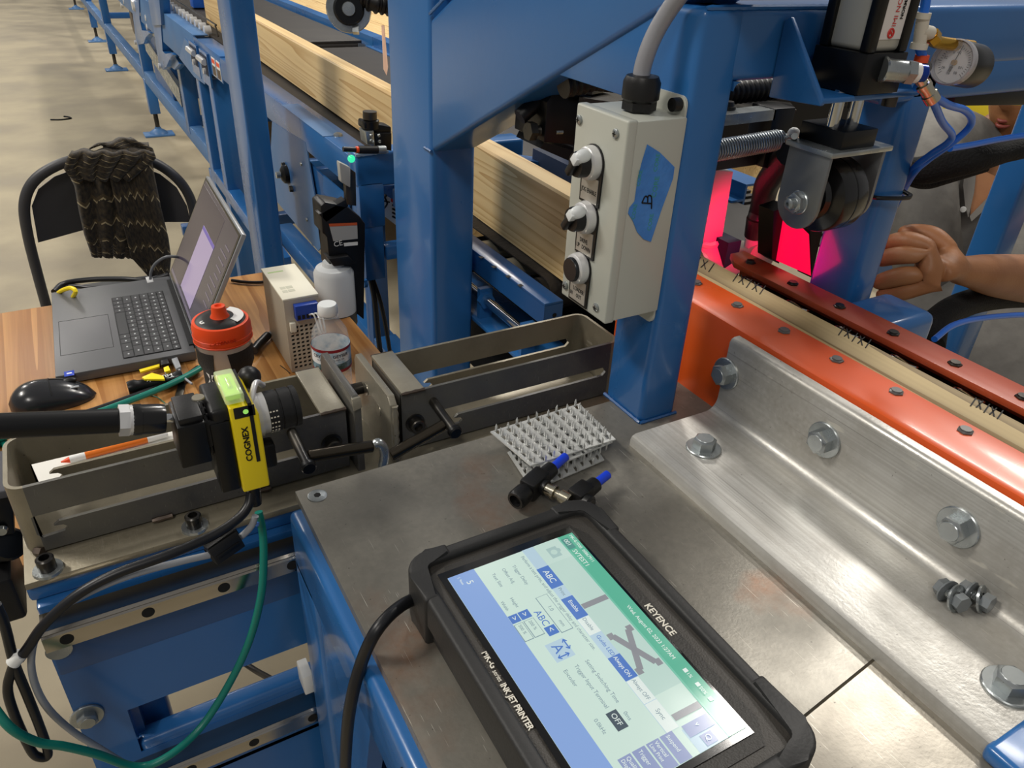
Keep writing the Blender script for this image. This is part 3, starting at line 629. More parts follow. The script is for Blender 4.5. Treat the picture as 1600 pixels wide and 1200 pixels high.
# ================= press assembly =================
pr=thing('press_cylinder','pneumatic cylinder press with rods, mounting plates and black wheel on the blue header','pneumatic press',(.52,.40,1.2))
xg=.4695
G=[AX(1232,24,xg),AX(1222,30,xg),AX(1200,150,xg),AX(1288,166,xg),AX(1291,158,xg)]
G=[V((xg,min(p.y,FY0-.001),p.z)) for p in G]; G[1].y=G[2].y=FY0-.0005; G[0].y=FY0-.006
MB().prism(G,(-.004,0,0),.0012).build('side_gusset',BLUE,pr)
gb=AX(1290,163,xg).y; zb=AX(1290,163,xg).z
MB().box((xg-.003,gb,zb),(.572,FY0-.001,zb+.004),.001).build('shelf_plate',BLUE,pr)
MB().prism([(.568,FY0-.001,zb+.004),(.568,gb+.004,zb+.004),(.568,FY0-.001,zb+.055)],(.004,0,0)).build('side_gusset',BLUE,pr)
bx0,bx1,by0,by1,bz0,bz1=.497,.541,.3745,.421,zb+.0045,AY(1355,85,.3745).z
MB().box((bx0,by0,bz0),(bx1,by1,bz1),.0008).build('end_block',BLKM,pr)
cxm,cym=(bx0+bx1)/2,(by0+by1)/2
MB().box((bx0+.0045,by0+.0035,bz1),(bx1-.0045,by1-.0035,1.42),.004,3).build('barrel',mat('anodised_barrel','b9b8ae',.4,.25),pr)
for sx in (-1,1):
    for sy in (-1,1):
        MB().box((cxm+sx*.0165-.0042,cym+sy*.018-.0042,bz1),(cxm+sx*.0165+.0042,cym+sy*.018+.0042,1.42),.0015).build('corner_rail',BLKM,pr)
lb=by0+.0033
lo_=MB().box((cxm-.0118,lb-.0003,AY(1375,62,lb).z),(cxm+.0118,lb+.0002,1.41)).build('nameplate',mat('label_white','d9d6d2',.4),pr)
RDI=mat('red_print','c8322c',.5)
def vt(s,px,py,size,m,bold=0): text(s,AY(px,py,lb-.0006),(0,0,1),(-1,0,0),size,m,lo_,'nameplate_text',.00005,bold)
vt('IMI NORGREN',1399,42,.0058,RDI); vt('NORMA-E032',1410,30,.0040,INK,.0001); vt('Pmax 10 bar',1415,45,.0024,INK)
MB().tube(circ(AY(1392,52,lb-.0006),.0028,X_,Z_,12),.0007,6,3,True).build('logo_ring',RDI,lo_)
MB().tube([AY(1390,54,lb-.0008),AY(1392,49,lb-.0008),AY(1394,55,lb-.0008)],.0005,6,4).build('logo_mark',RDI,lo_)
for px in (1312,1342): 
    p=AY(px,180,.388); MB().cyl((p.x,.392,1.205),(p.x,.392,bz0+.001),.0046,18).build('piston_rod',CHROME,pr)
MB().cyl((.534,.405,zb-.012),(.534,.405,zb),.005,14).build('cap_screw',DKST,pr)
MB().cyl((.557,.39,zb-.009),(.557,.39,zb),.0055,14).build('cap_screw',DKST,pr)
MB().box((.4945,.3745,1.1935),(.5315,.415,1.2065),.0006).build('foot_block',BLKM,pr)
MB().box((.4815,.3700,1.1895),(.5490,.415,1.1935),.0007).build('wheel_plate',ZINC,pr)
GALW=mat('galvanised_bracket','8b8e90',.4,.75,'777a7c',18,rv=.08)
def arm(x,t):
    ya,yb=.3725,.4120; zc=1.150; r=(yb-ya)/2; yc=(ya+yb)/2
    pts=[V((x,ya,1.1893)),V((x,yb,1.1893))]+[V((x,yc+r*cos(a),zc+r*sin(a))) for a in [-k*pi/12 for k in range(13)]]
    return MB().prism(pts,(t,0,0),.0004).build('wheel_arm',GALW,pr)
arm(.4835,.003); arm(.5425,.003)
ax0=AX(1249,316,.4835); ya,za=ax0.y,1.150
za=ax0.z
o=hexbolt('axle_nut',(.4835,ya,za),(-1,0,0),.014,.006,ZINC,pr,washer=.0092,rot=.2)
MB().lathe((.4755,ya,za),(-1,0,0),[(0,.0042),(.004,.0042),(.005,.0028),(.0052,.0015),(.003,.0012)],16).build('axle_end',ZINC,pr)
MB().cyl((.484,ya,za),(.545,ya,za),.004,14).build('axle',ZINC,pr)
wy,wz,wr=ya+.001,za+.003,.0285
GLR=mat('glossy_black_wheel','0d0d0e',.25,0,coat=.3)
MB().lathe((.492,wy,wz),X_,[(0,.008),(.002,.016),(.006,.018),(.008,wr-.004),(.009,wr-.001),(.012,wr),(.022,wr),(.0225,wr-.0008),(.023,wr-.0008),(.0235,wr),(.034,wr),(.037,wr-.002),(.038,wr-.006),(.038,.012),(.044,.008)],48).build('wheel',GLR,pr)
MB().lathe((.487,wy,wz),X_,[(0,.007),(.005,.0095)],24).build('hub_bearing',DKST,pr)
for x in (.512,.528): MB().lathe((x,.395,1.1895),(0,0,-1),[(0,.0042),(.003,.0042)],6).build('plate_bolt',ZINC,pr)
# fittings on block
ft=thing('speed_control_valve','silver flow control fitting with blue collar on the black cylinder block','air fitting',(.545,.385,1.24))
a=AY(1376,108,by0)+V((0,0,0)); d=V((.90,-.42,-.06)).normalized()
a.y=by0-.001
MB().lathe(a,d,[(0,.0078),(.001,.0088),(.003,.0078),(.017,.0074)],24).build('fitting_body',ZINC,ft)
MB().lathe(a+d*.017,d,[(0,.0085),(.006,.0085)],6).build('hex_section',ZINC,ft)
MB().lathe(a+d*.023,d,[(0,.0068),(.004,.0068)],18).build('white_collar',WHT,ft)
MB().lathe(a+d*.027,d,[(0,.0064),(.005,.0062),(.007,.004)],18).build('blue_ring',mat('anodised_blue','1b3f9c',.25,.6),ft)
MB().lathe(a+d*.026,V((.5,-.2,-.5)),[(0,.004),(.010,.004),(.0105,.0055),(.014,.0055),(.0145,.0048),(.020,.0048),(.0205,.0056),(.027,.0056)],20).build('adjuster_screw',NICK,ft)
# ---- gauge
gg=thing('pressure_gauge','round black pressure gauge with clear face and brass elbow on blue air line','pressure gauge',(.56,.36,1.25))
gp=AY(1492,98,.372); gn=V((-.97,-.10,.14)).normalized()   # face normal
e1=gn.cross(Z_).normalized(); e2=e1.cross(gn).normalized(); gr=.0160
MB().lathe(gp,-gn,[(0,gr*.98),(.002,gr),(.028,gr),(.031,gr*.9)],40).build('gauge_case',BLKM,gg)
MB().lathe(gp+gn*.0,gn,[(0,gr*.90),(.0006,gr*.90)],40).build('dial',mat('dial_white','d8d4d2',.5),gg)
MB().lathe(gp,gn,[(0,gr*.91),(.0045,gr*.91),(.0062,gr*.96),(.005,gr*1.02),(0,gr*1.02)],40,False,False).build('bezel_ring',mat('clear_rim','b9b8bd',.1,.1,alpha=.75),gg)
MB().lathe(gp+gn*.0048,gn,[(0,gr*.9),(.0005,gr*.9)],40).build('lens',mat('gauge_lens','ffffff',.02,0,alpha=.12),gg)
dl=MB()
right=-e1
for k in range(31):
    a_=RD(225-k*9); u=e1*cos(a_)+e2*sin(a_); L=.003 if k%5==0 else .0016
    dl.bar(gp+gn*.0008+u*gr*.62,gp+gn*.0008+u*(gr*.62+L),.0003,.0002,up=gn)
dl.build('tick_marks',INK,gg)
nd=MB(); u=(e2*.98-e1*.18).normalized(); nd.bar(gp+gn*.0016-u*.0035,gp+gn*.0016+u*.0125,.0006,.0003,up=gn); nd.bar(gp+gn*.0016-u*.0065,gp+gn*.0016-u*.003,.0022,.0004,up=gn); nd.build('needle',INK,gg)
MB().lathe(gp+gn*.0008,gn,[(0,.0022),(.002,.0018)],16).build('needle_pin',BRASS,gg)
for k,(tx,ang) in enumerate((('0',65),('20',20),('40',-35),('60',-80),('80',-120),('100',-160),('psi',100))):
    a_=RD(ang); u=e1*cos(a_)+e2*sin(a_); text(tx,gp+gn*.0009+u*gr*.48-e1*.001-e2*.001,e1,e2,.0028,INK,gg,'dial_text',.00004)
eb=AY(1452,52,.378); ec=AY(1482,78,.378)
eb2=eb+V((.011,0,-.006))
MB().tube([eb,eb2,gp+e2*gr*.8-gn*.016],.0044,16,6).build('brass_elbow',BRASS,gg)
MB().lathe(eb,(eb2-eb),[(.002,.0058),(.009,.0058)],6).build('brass_hex',BRASS,gg)
WT=mat('cream_fitting','cfcabb',.4)
ta,tm,tc_=AY(1443,22,.378),AY(1438,48,.378),AY(1436,72,.378)
tf=thing('tee_fitting','cream push-in tee fitting joining the blue air line to the brass elbow','air fitting',tm)
MB().cyl(ta,tc_,.0045,20,bev=.001).build('tee_body',WT,tf); MB().cyl(ta+V((0,0,.001)),ta-V((0,0,.003)),.0052,20).build('tee_collar',WT,tf); MB().cyl(tm,eb+V((.001,0,0)),.0048,18).build('tee_branch',WT,tf)
MB().cyl(tc_-V((0,0,.002)),tc_+V((0,0,.002)),.006,20).build('tee_collar',WT,tf)
tag(MB().tube([ta,AY(1447,0,.378),AY(1455,-60,.378)],.0033,12,6).build('air_tube',BTUBE),'blue air tube rising out of the cream tee fitting','air tube','blue air tubes')
og=AY(1441,88,.378)
lf=thing('elbow_fitting','dark push-in elbow with orange ring below the cream tee','air fitting',og)
MB().cyl(og+V((0,0,.001)),og-V((0,0,.004)),.005,20).build('orange_ring',mat('orange_plastic','e0512a',.4),lf)
MB().cyl(og-V((0,0,.003)),AY(1446,106,.385),.0046,18).build('elbow_body',mat('slate_plastic','4a4c52',.4),lf)
tag(MB().cyl(tc_,og,.0033,14).build('air_tube',BTUBE),'short blue air tube between cream tee and orange ringed elbow','air tube','blue air tubes')
def air(pts,ys,label,r=.0030,m=BTUBE,cat='air tube',name='air_tube',grp='blue air tubes'):
    P=[AY(x,y,yy) for (x,y),yy in zip(pts,ys)]; return tag(MB().tube(P,r,12,8).build(name,m),label,cat,grp)
air([(1432,136),(1450,143),(1480,163),(1507,172),(1518,186),(1512,202),(1484,226),(1450,250),(1425,275),(1395,330)],[.362,.362,.37,.38,.385,.39,.40,.415,.43,.50],'blue air tube making the wide loop beside the gauge')
air([(1436,133),(1456,156),(1472,190),(1487,210),(1480,224),(1452,243),(1424,268),(1392,322)],[.365,.365,.38,.39,.395,.41,.43,.49],'blue air tube making the narrow inner loop')
air([(1484,232),(1520,226),(1560,218),(1605,211),(1650,206)],[.42,.425,.43,.43,.43],'blue air tube running along the black sleeve to the right')
def sleeve(pts,ys,r,label):
    P=[AY(x,y,yy) for (x,y),yy in zip(pts,ys)]; return tag(MB().tube(P,r,16,8).build('braided_sleeve',mat('braided_sleeve','0c0c0c',.85,0,bump=.8,bs=350) if 'braided_sleeve' not in bpy.data.materials else bpy.data.materials['braided_sleeve']),label,'cable sleeve','black cable sleeves')
sleeve([(1405,262),(1440,266),(1480,256),(1530,246),(1580,236),(1640,222)],[.56,.53,.51,.49,.48,.47],lambda t:.0115+.006*min(1,sin(pi*min(t*1.3,1))),'thick black braided cable sleeve crossing in front of the person')
sleeve([(1398,268),(1425,284),(1450,288),(1480,280),(1540,262)],[.55,.535,.53,.525,.52],lambda t:.0055,'thin black hose sagging under the upper braided sleeve')
sleeve([(1452,540),(1462,505),(1500,478),(1550,465),(1610,462),(1680,468)],[.40,.42,.44,.45,.45,.45],lambda t:.0155,'thick black braided cable sleeve below the forearm of the person')
air([(1460,530),(1490,508),(1535,497),(1600,492),(1660,495)],[.375,.385,.395,.40,.40],'blue air tube curving under the lower black sleeve',.0032)
tag(MB().tube([AX(1352,306,p2a-.002)+V((0,0,0)),V((p2a-.003,FY0-.004,AY(1365,309,FY0).z)),V((p2b+.003,FY0-.003,AY(1408,306,FY0).z)),V((p2b+.004,FY1,AY(1408,306,FY0).z+.004))],.002,8,4).build('cable_tie',BLK),'black cable tie around the rear blue post','cable tie')
# ================= red lit inspection corner =================
REDL=em('red_led_diffuser','fb0540',1.05)
rl=thing('red_led_panel','glowing red LED light panel below the black wheel','light panel',AY(1245,390,.50))
Q=[AY(1230,333,.50),AY(1264,366,.495),AY(1267,431,.495),AY(1217,409,.50)]
MB().prism(Q,(.0,.004,0)).build('red_diffuser',REDL,rl)
e=.0015
MB().prism([AY(1209,330,.506),AY(1232,322,.506),AY(1217,412,.506),AY(1206,405,.506)],(0,.02,0)).build('lamp_housing',BLKM,rl)
MB().prism([AY(1266,360,.508),AY(1285,362,.508),AY(1268,434,.508)],(0,.02,0)).build('lamp_housing',BLKM,rl)
l=bpy.data.lights.new('red_led_light','SPOT'); l.energy=1.3; l.spot_size=RD(62); l.spot_blend=.6; l.shadow_soft_size=.02; l.color=(1,.0,.08)
lo=bpy.data.objects.new('red_led_light',l); COL.objects.link(lo); lo.location=AY(1226,380,.512); lo.rotation_euler=(AY(1130,350,.62)-AY(1226,380,.512)).to_track_quat('-Z','Z').to_euler()
l=bpy.data.lights.new('red_led_light','AREA'); l.energy=.03; l.size=.04; l.color=(1,.0,.08)
lo=bpy.data.objects.new('red_led_light',l); COL.objects.link(lo); lo.location=AY(1250,400,.49)+V((.0,-.004,.0)); lo.rotation_euler=V((.8,-.6,.15)).to_track_quat('-Z','Z').to_euler()
PALE=mat('pale_painted_steel','cfc9c4',.5)
st=thing('sensor_mount','pale upright plate lit red beside the blue post, with rough weld at its foot','mount',AY(1115,370,.62))
yq=.62
MB().prism([AY(1085,262,yq),AY(1146,268,yq),AY(1127,382,yq),AY(1070,385,yq)],(0,.03,0),.001).build('upright_plate',PALE,st)
b=[AY(1127,378,yq)+V((0,-.002,0)),AY(1105,383,yq)+V((0,-.002,0)),AY(1085,379,yq)+V((0,-.002,0))]; bead(b,.004,st,PALE)
MB().prism([AY(1092,382,yq),AY(1130,376,yq),AY(1165,420,yq-.03),AY(1135,440,yq-.03),AY(1110,425,yq-.03)],(0,.02,0)).build('foot_plate',PALE,st)
rr=thing('side_roller','pale roller lit red under the black hose','roller',AY(1180,400,.60))
MB().cyl(AY(1135,392,.66),AY(1192,402,.58),.0155,28,bev=.002).build('roller_tube',mat('pale_roller','b9a99e',.5),rr)
MB().cyl(AY(1183,362,.60),AY(1178,385,.60),.012,20).build('hose_stub',SILV,rr)
tag(MB().tube([AY(1235,238,.52),AY(1216,262,.55),AY(1198,290,.58),AY(1190,325,.60),AY(1184,345,.60)],lambda t:.014-.001*t,14,8).build('black_hose',BLK),'black boot shaped hose hanging down to the red lit roller','hose')
tag(MB().tube([AY(1184,340,.598),AY(1180,368,.60)],.0125,16,1).build('hose_clamp',DKST),'dark clamp at the foot of the black hanging hose','clamp')
# stuff above: corrugated hoses
def corr(P,r,label,pitch=.007):
    P=[V(p) for p in P]; L=sum((b-a).length for a,b in zip(P,P[1:])); n=int(L/pitch)*4; Q=[]
    for i in range(n+1):
        s=L*i/n
        for a,b in zip(P,P[1:]):
            l_=(b-a).length
            if s<=l_+1e-9: Q.append(a.lerp(b,min(1,s/l_))); break
            s-=l_
    return tag(MB().tube(Q,lambda t:r*(1 if int(round(t*n))%4 in (0,1) else .82),14,1).build('corrugated_hose',BLK),label,'hose','black corrugated hoses')
corr([AY(1115,146,.60),AY(1200,138,.60),AY(1240,134,.60)],.0125,'black corrugated hose inside the gantry opening, right of the post')
corr([AY(880,134,.62),AY(930,122,.62),AY(985,128,.62)],.0115,'black corrugated hose left of the metal clip, behind the diagonal brace')
# clamp carriage with spring
ck=thing('clamp_carriage','dark steel clamp carriage with tension spring inside the gantry','clamp mechanism',AY(1170,220,.55))
MB().prism([AY(1120,175,.58),AY(1200,166,.58),AY(1245,172,.56),AY(1235,160,.64),AY(1120,150,.66)],(0,0,-.004)).build('top_plate',DKST,ck)
MB().bar(AY(1110,186,.56),AY(1200,176,.56),.02,.010).build('cross_bar',ZINC,ck)
MB().prism([AY(1210,170,.55),AY(1244,168,.55),AY(1222,268,.55),AY(1192,262,.55)],(0,.03,0),.001).build('slide_block',BLKM,ck)
MB().bar(AY(1095,255,.57),AY(1205,240,.57),.02,.012).build('lower_bar',DKST,ck)
MB().lathe(AY(1137,170,.57),Z_,[(0,.008),(.003,.008),(.003,.006),(.007,.005)],18).build('washer_stack',DKST,ck)
sa_,sb_=AY(1085,241,.53),AY(1214,219,.53); dd=(sb_-sa_); n=32
sp_=MB()
uu=dd.normalized(); e_1=uu.cross(Z_).normalized(); e_2=uu.cross(e_1)
sp_.tube([sa_+dd*(i/(n*10))+(e_1*cos(2*pi*i/10)+e_2*sin(2*pi*i/10))*.0092 for i in range(n*10+1)],.00115,8,1)
sp_.tube([sb_+uu*.002+(e_2*cos(a)*.008)+uu*(.008*sin(a)) for a in [k*2*pi/12 for k in range(12)]],.0013,6,3,True)
sp_.build('tension_spring',ZINC,ck)
MB().cyl(sa_,sb_,.0062,12).build('spring_core',BLK,ck)
MB().sph(sb_+uu*.012,.005,12).build('eye_bolt',ZINC,ck); MB().cyl(sb_+uu*.012,AX(1240,213,.4815)+V((.001,0,0)),.0025,10).build('eye_shank',ZINC,ck)
MB().sph(AY(1240,209,.47),.0055,14).build('acorn_nut',WHT,ck)
# left opening: guide block with adjusting bolt
gk=thing('guide_block','black guide block with long adjusting bolt behind the diagonal brace','guide block',AY(860,190,.70))
yk=.66
MB().prism([AY(866,142,yk),AY(925,150,yk),AY(935,230,yk),AY(850,222,yk),AY(855,160,yk)],(0,.06,0),.001).build('block_body',BLKM,gk)
MB().prism([AY(866,142,yk-.002),AY(925,148,yk-.002),AY(955,142,yk+.05),AY(900,138,yk+.06)],(0,0,.003)).build('cap_plate',TRAY,gk)
MB().prism([AY(905,152,yk-.01),AY(960,160,yk-.01),AY(990,150,yk+.07),AY(925,140,yk+.06)],(0,0,-.004)).build('cap_plate',TRAY,gk)
MB().lathe(AY(903,146,yk),Z_,[(0,.0085),(.002,.0085),(.002,.006),(.007,.006)],18).build('cap_screw',BLK,gk)
ba,bb=AY(824,205,yk+.01),AY(872,203,yk+.01); dd=(bb-ba).normalized()
MB().lathe(ba,dd,[(0,.0095),(.008,.0095)],6).build('bolt_head',DKST,gk)
pr_=[]
for k in range(16): pr_+=[(.008+k*.0016,.0052),(.0088+k*.0016,.0045)]
MB().lathe(ba,dd,pr_,14).build('threaded_shank',DKST,gk)
MB().lathe(ba+dd*.028,dd,[(0,.011),(.008,.011)],6).build('lock_nut',ZINC,gk)
MB().prism([AY(850,222,yk),AY(1000,265,yk),AY(1000,300,yk),AY(845,232,yk)],(0,.05,0)).build('slide_rail',BLKM,gk)
MB().tube([AY(812,183,.68),AY(830,168,.68),AY(856,150,.68)],.008,10,5).build('dust_boot',BLK,gk)
# dark sheets added behind the openings, standing in for the shaded interior
iw=thing('shade_backdrop','added dark sheets standing in for shade deep inside the gantry','backdrop',(.9,1.0,.9))
MB().box((.70,1.04,.90),(1.02,1.06,1.30)).build('shade_sheet',mat('dark_backdrop','15181c',.6),iw)
MB().box((.66,.70,1.10),(1.0,.74,1.24)).build('shade_block',BLKM,iw)
MB().box((.64,.60,.86),(.66,1.04,1.02)).build('shade_sheet',mat('navy_backdrop','10233f',.6),iw)

bs=thing('black_cover_strip','black plastic cable channel running along under the blue header','cable channel',AY(1540,160,.50))
MB().prism([AY(1495,138,.50),AY(1640,140,.50),AY(1640,164,.50),AY(1490,166,.50)],(0,.03,0),.002).build('channel_body',BLK,bs)
# ================= slotted steel trays =================
TY0,TY1,TZ0,TZ1=.535,.607,.908,.968
def tray(label,xa,xb,closedL,slotL,slotR,strap):
    t=thing('slotted_tray',label,'steel tray',((xa+xb)/2,.571,TZ0),'slotted steel trays')
    th=.003; rc=.012
    def wall(y,nm,inner):
        hs=[]
        z0,z1=.9315,.9405
        hs.append([V((slotL,y,z1)),V((slotL+.002,y,z1+.0008)),V((slotR,y,z1+.0008)),V((slotR+.004,y,z0+.004)),V((slotR,y,z0)),V((slotL+.016,y,z0)),V((slotL+.012,y,z0-.003)),V((slotL+.018,y,z0-.004)),V((slotL+.021,y,z0-.007)),V((slotL+.018,y,z0-.010)),V((slotL+.003,y,z0-.011)),V((slotL,y,z0-.007))])
        xa_,xb_=(xa+rc if closedL else xa),(xb-rc if not closedL else xb)
        b=MB(); b.holed([V((xa_,y,TZ0)),V((xb_,y,TZ0)),V((xb_,y,TZ1)),V((xa_,y,TZ1))],hs,(0,th,0)); return b.build(nm,TRAY if inner else TRAYB2,t,smooth=False)
    wall(TY0,'long_wall',0); wall(TY1-th,'long_wall',1)
    # rounded end
    xe=xa if closedL else xb; s=1 if closedL else -1
    arc=lambda r: [V((xe+s*(rc-r*cos(a)),TY0+rc-r*sin(a),0)) for a in [pi/2-k*pi/2/5 for k in range(6)]]+[V((xe+s*(rc-r*cos(a)),TY1-rc+r*sin(a),0)) for a in [k*pi/2/5 for k in range(6)]]
    o_=arc(rc); i_=arc(rc-th)
    MB().prism([p+V((0,0,TZ0)) for p in o_+i_[::-1]],(0,0,TZ1-TZ0)).build('rounded_end',TRAY,t)
    MB().box((xa+.004,TY0+.003,TZ0),(xb-.004,TY1-.003,TZ0+.002)).build('tray_floor',TRAY,t)
    s0,s1=strap
    MB().box((s0,TY0-.001,TZ1-.001),(s1,TY1+.001,TZ1+.0025),.0006).build('cross_strap',STRAP,t)
    MB().box((s1-.003 if closedL else s0,TY0+.001,TZ0),(s1 if closedL else s0+.003,TY1-.001,TZ1-.0012)).build('end_plate',TRAYB2,t)
    bead([(s0,TY0-.0015,TZ1+.0012),(s1,TY0-.0015,TZ1+.0012)],.0016,t,WELD); bead([(s0,TY1+.0015,TZ1+.0012),(s1,TY1+.0015,TZ1+.0012)],.0014,t,WELD)
    return t
TRAYB2=metal_scr('grey_rolled_steel','6b6962','5a595a','5d5142',.38,.4,9,.3,.25)
TRAY=metal_scr('warm_rolled_steel','8d8674','777060','5d4a38',.38,.4,8,.3,.3)
STRAP=metal_scr('bright_strap_steel','a09a8a','8c8678','6a5a45',.36,.45,10,.5,.2)
WELD=mat('weld_metal','5b5048',.4,.7)
SLL=TY0
t1=tray('left slotted steel tray under the yellow camera, open topped with rounded end',-.0915,.1580,True,-.081,.118,(.1365,.158))
t2=tray('right slotted steel tray running behind the blue post of the control box',.2085,.447,False,.2485,.428,(.2085,.2300))
for a,b in (((-.005),(.010)),(.072,.088)):
    bead([(a,TY0-.0015,TZ0+.001),(b,TY0-.0015,TZ0+.001)],.0022,t1,WELD)
bead([(-.086,TY0+.002,TZ0+.001),(-.081,TY0-.002,TZ0+.001)],.004,t1,WELD)
def jaw(label,x,th,z0,z1,dots):
    t=thing('clamp_jaw',label,'steel plate',(x,.57,z0),'clamp jaws between the trays')
    c=.007
    MB().prism([V((x,TY0-.009,z0+c)),V((x,TY0-.009,z1-c)),V((x,TY0-.003,z1)),V((x,TY1+.006,z1)),V((x,TY1+.010,z1-c)),V((x,TY1+.010,z0)),V((x,TY0-.003,z0))],(th,0,0),.0008).build('plate_body',STRAP if dots else TRAYB2,t)
    if dots:
        for y,z in ((.5875,.9480),(.556,.9440)):
            MB().lathe((x+.0002,y,z),(-1,0,0),[(0,.0062),(.0006,.006)],24).build('ground_spot',mat('ground_steel','9a9486',.3,.8) if 'ground_steel' not in bpy.data.materials else bpy.data.materials['ground_steel'],t)
        bead([(x+.004,TY0-.009,z0+.01),(x+.004,TY0-.009,z1-.008)],.003,t,STRAP)
    else:
        MB().prism([V((x-.001,TY0-.0095,z1-.010)),V((x+th,TY0-.0095,z1-.008)),V((x+th,TY0-.0065,z1+.001)),V((x-.001,TY0-.0065,z1+.0005))],(0,-.0025,0),.0006).build('ground_corner',STRAP,t)
    return t
jaw('left grey clamp jaw plate with chamfered bright corner beside the left tray',.1625,.0065,.895,.981,False)
jaw('right tan clamp jaw plate with two round spot welds',.1945,.0065,.885,.9725,True)
tag(MB().cyl((.1692,.598,.944),(.1944,.598,.944),.0058,16).build('spacer_rod',DKST),'short dark rod bridging the two clamp jaws','rod')
def roller(p,label):
    t=thing('tray_roller',label,'roller',p,'rollers on the tray sides')
    MB().lathe(p,(0,-1,0),[(0,.009),(.0015,.009),(.0017,.0068),(.008,.0068),(.009,.006),(.009,.004),(.005,.0035)],22).build('roller_bush',DKST,t)
roller((.1435,TY0-.0002,.937),'dark roller bush on the near wall of the left tray, right end')
roller((.2206,TY0-.0002,.9355),'dark roller bush on the near wall of the right tray, left end')
# links: two rods + hook
rod=mat('oily_steel_rod','4a443b',.25,.9)
def link(label,a,b,pinc):
    t=thing('link_rod',label,'rod',(V(a)+V(b))/2,'link rods in front of the trays')
    MB().cyl(a,b,.0052,20,bev=.0006).build('rod_bar',rod,t)
    c=V(pinc)
    MB().cyl(c+V((0,.034,.004)),c+V((0,-.012,-.001)),.0042,16).build('pin',DKST,t)
    MB().cyl(c+V((0,-.010,-.001)),c+V((0,-.016,-.0015)),.0062,18,bev=.0012).build('pin_head',BLKM,t)
    return t
L1a=AY(482,713,.503); L1b=AY(582,697,.50); link('left dark link rod in front of the left tray',L1a,L1b,L1a+V((-.004,0,.001)))
R1a=AY(610,712,.50); R1b=AY(694,664,.503); link('right dark link rod rising in front of the right tray',R1a,R1b,R1b+V((.004,0,.001)))
hk=[AY(586,694,.498),AY(592,692,.497),AY(599,700,.496),AY(601,712,.495),AY(598,730,.495)]
tag(MB().tube(hk,.0040,14,6).build('steel_hook',ZINC),'bright curved steel hook between the two link rods','hook')
# ================= blue rail stand =================
rs=thing('rail_stand','blue stand with bare top plate and two bright linear rails below the left tray','rail stand',(.1,.55,0))
TOPP=metal_scr('top_plate_steel','968f7c','827a68','5d4a38',.38,.45,8,.3,.35)
MB().box((-.0945,.506,.9),(.44,.625,.906),.0008).build('top_plate',TOPP,rs)
MB().box((-.0955,.509,.885),(.44,.622,.8995),.003,2).build('upper_rail',BLUE,rs)
MB().box((-.0925,.502,.868),(.44,.56,.8845),.003,2).build('ledge',BLUE,rs)
MB().box((-.0925,.492,.82),(.44,.505,.8675),.002).build('ledge',BLUE2,rs)
# main plate with window
yp=.4925
MB().holed([V((-.0915,yp,.45)),V((.40,yp,.45)),V((.40,yp,.865)),V((-.0935,yp,.865))],[[V((-.058,yp,.640)),V((-.058,yp,.757)),V((.40-.03,yp,.757)),V((.40-.03,yp,.640))]],(0,.010,0)).build('face_plate',BLUE,rs,smooth=False)
MB().box((-.058,.493,.655),(.42,.513,.710),.005,3).build('lower_beam',BLUE,rs)
MB().box((-.058,.4925,.635),(.40,.4935,.700),0).build('rail_backing',BLUE,rs)
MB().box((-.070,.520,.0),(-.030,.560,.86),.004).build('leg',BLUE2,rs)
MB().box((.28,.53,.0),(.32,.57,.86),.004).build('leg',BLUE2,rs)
MB().box((-.060,.505,.700),(-.051,.575,.775),.0).build('stiffener',BLUE2,rs)
RAILM=mat('polished_rail','b5b0a8',.16,1,'9c968c',5,(1,8,8),rv=.04)
def linrail(zt,hp):
    zb=zt-.0185
    pr=[(.4925,zb),(.4705,zb),(.4690,zb+.0015),(.4690,zt-.0035),(.4702,zt-.0022),(.4695,zt-.0008),(.4715,zt+.001),(.4745,zt-.001),(.4925,zt-.001)]
    o=MB().prism([V((-.0905,a,b)) for a,b in pr],(.48,0,0)).build('linear_rail',RAILM,rs)
    for px,py in hp:
        p=AY(px,py,.469); q=V((p.x,.4689,zb+.0088)); 
        h=MB().lathe(q,(0,-1,0),[(0,.0045),(.0002,.0045)],24).build('rail_hole',INK,o)
    return o
linrail(.8875,((105,1000),(232,958),(350,918),(457,882)))
linrail(.6930,((296,1192),(395,1150),(487,1110)))
hexbolt('frame_bolt',AY(136,1118,.4925),(0,-1,0),.0135,.006,ZINC,rs,washer=.0125,rot=.1)
for px,py in ((74,886),(304,819)):
    p=AZ(px,py,.909); p.z=.906; socketbolt('socket_screw',p,(0,0,1),.0062,.0105,DKST,rs,washer=.0105)
MB().lathe(AY(92,1015,.4915),(0,-1,0),[(0,.009),(.0012,.009)],24).build('washer',ZINC,rs)
wb=AY(478,1065,.475); MB().box((wb.x-.003,.470,wb.z-.012),(wb.x+.006,.4915,wb.z+.012),.001).build('end_stop',WHT,rs)
tag(MB().tube([AY(360,1020,.58),AY(395,1045,.55),AY(425,1062,.515),AY(445,1075,.50),AY(470,1110,.50)],.003,10,6).build('black_cable',CABLE),'short black cable crossing the blue lower beam of the rail stand','cable')
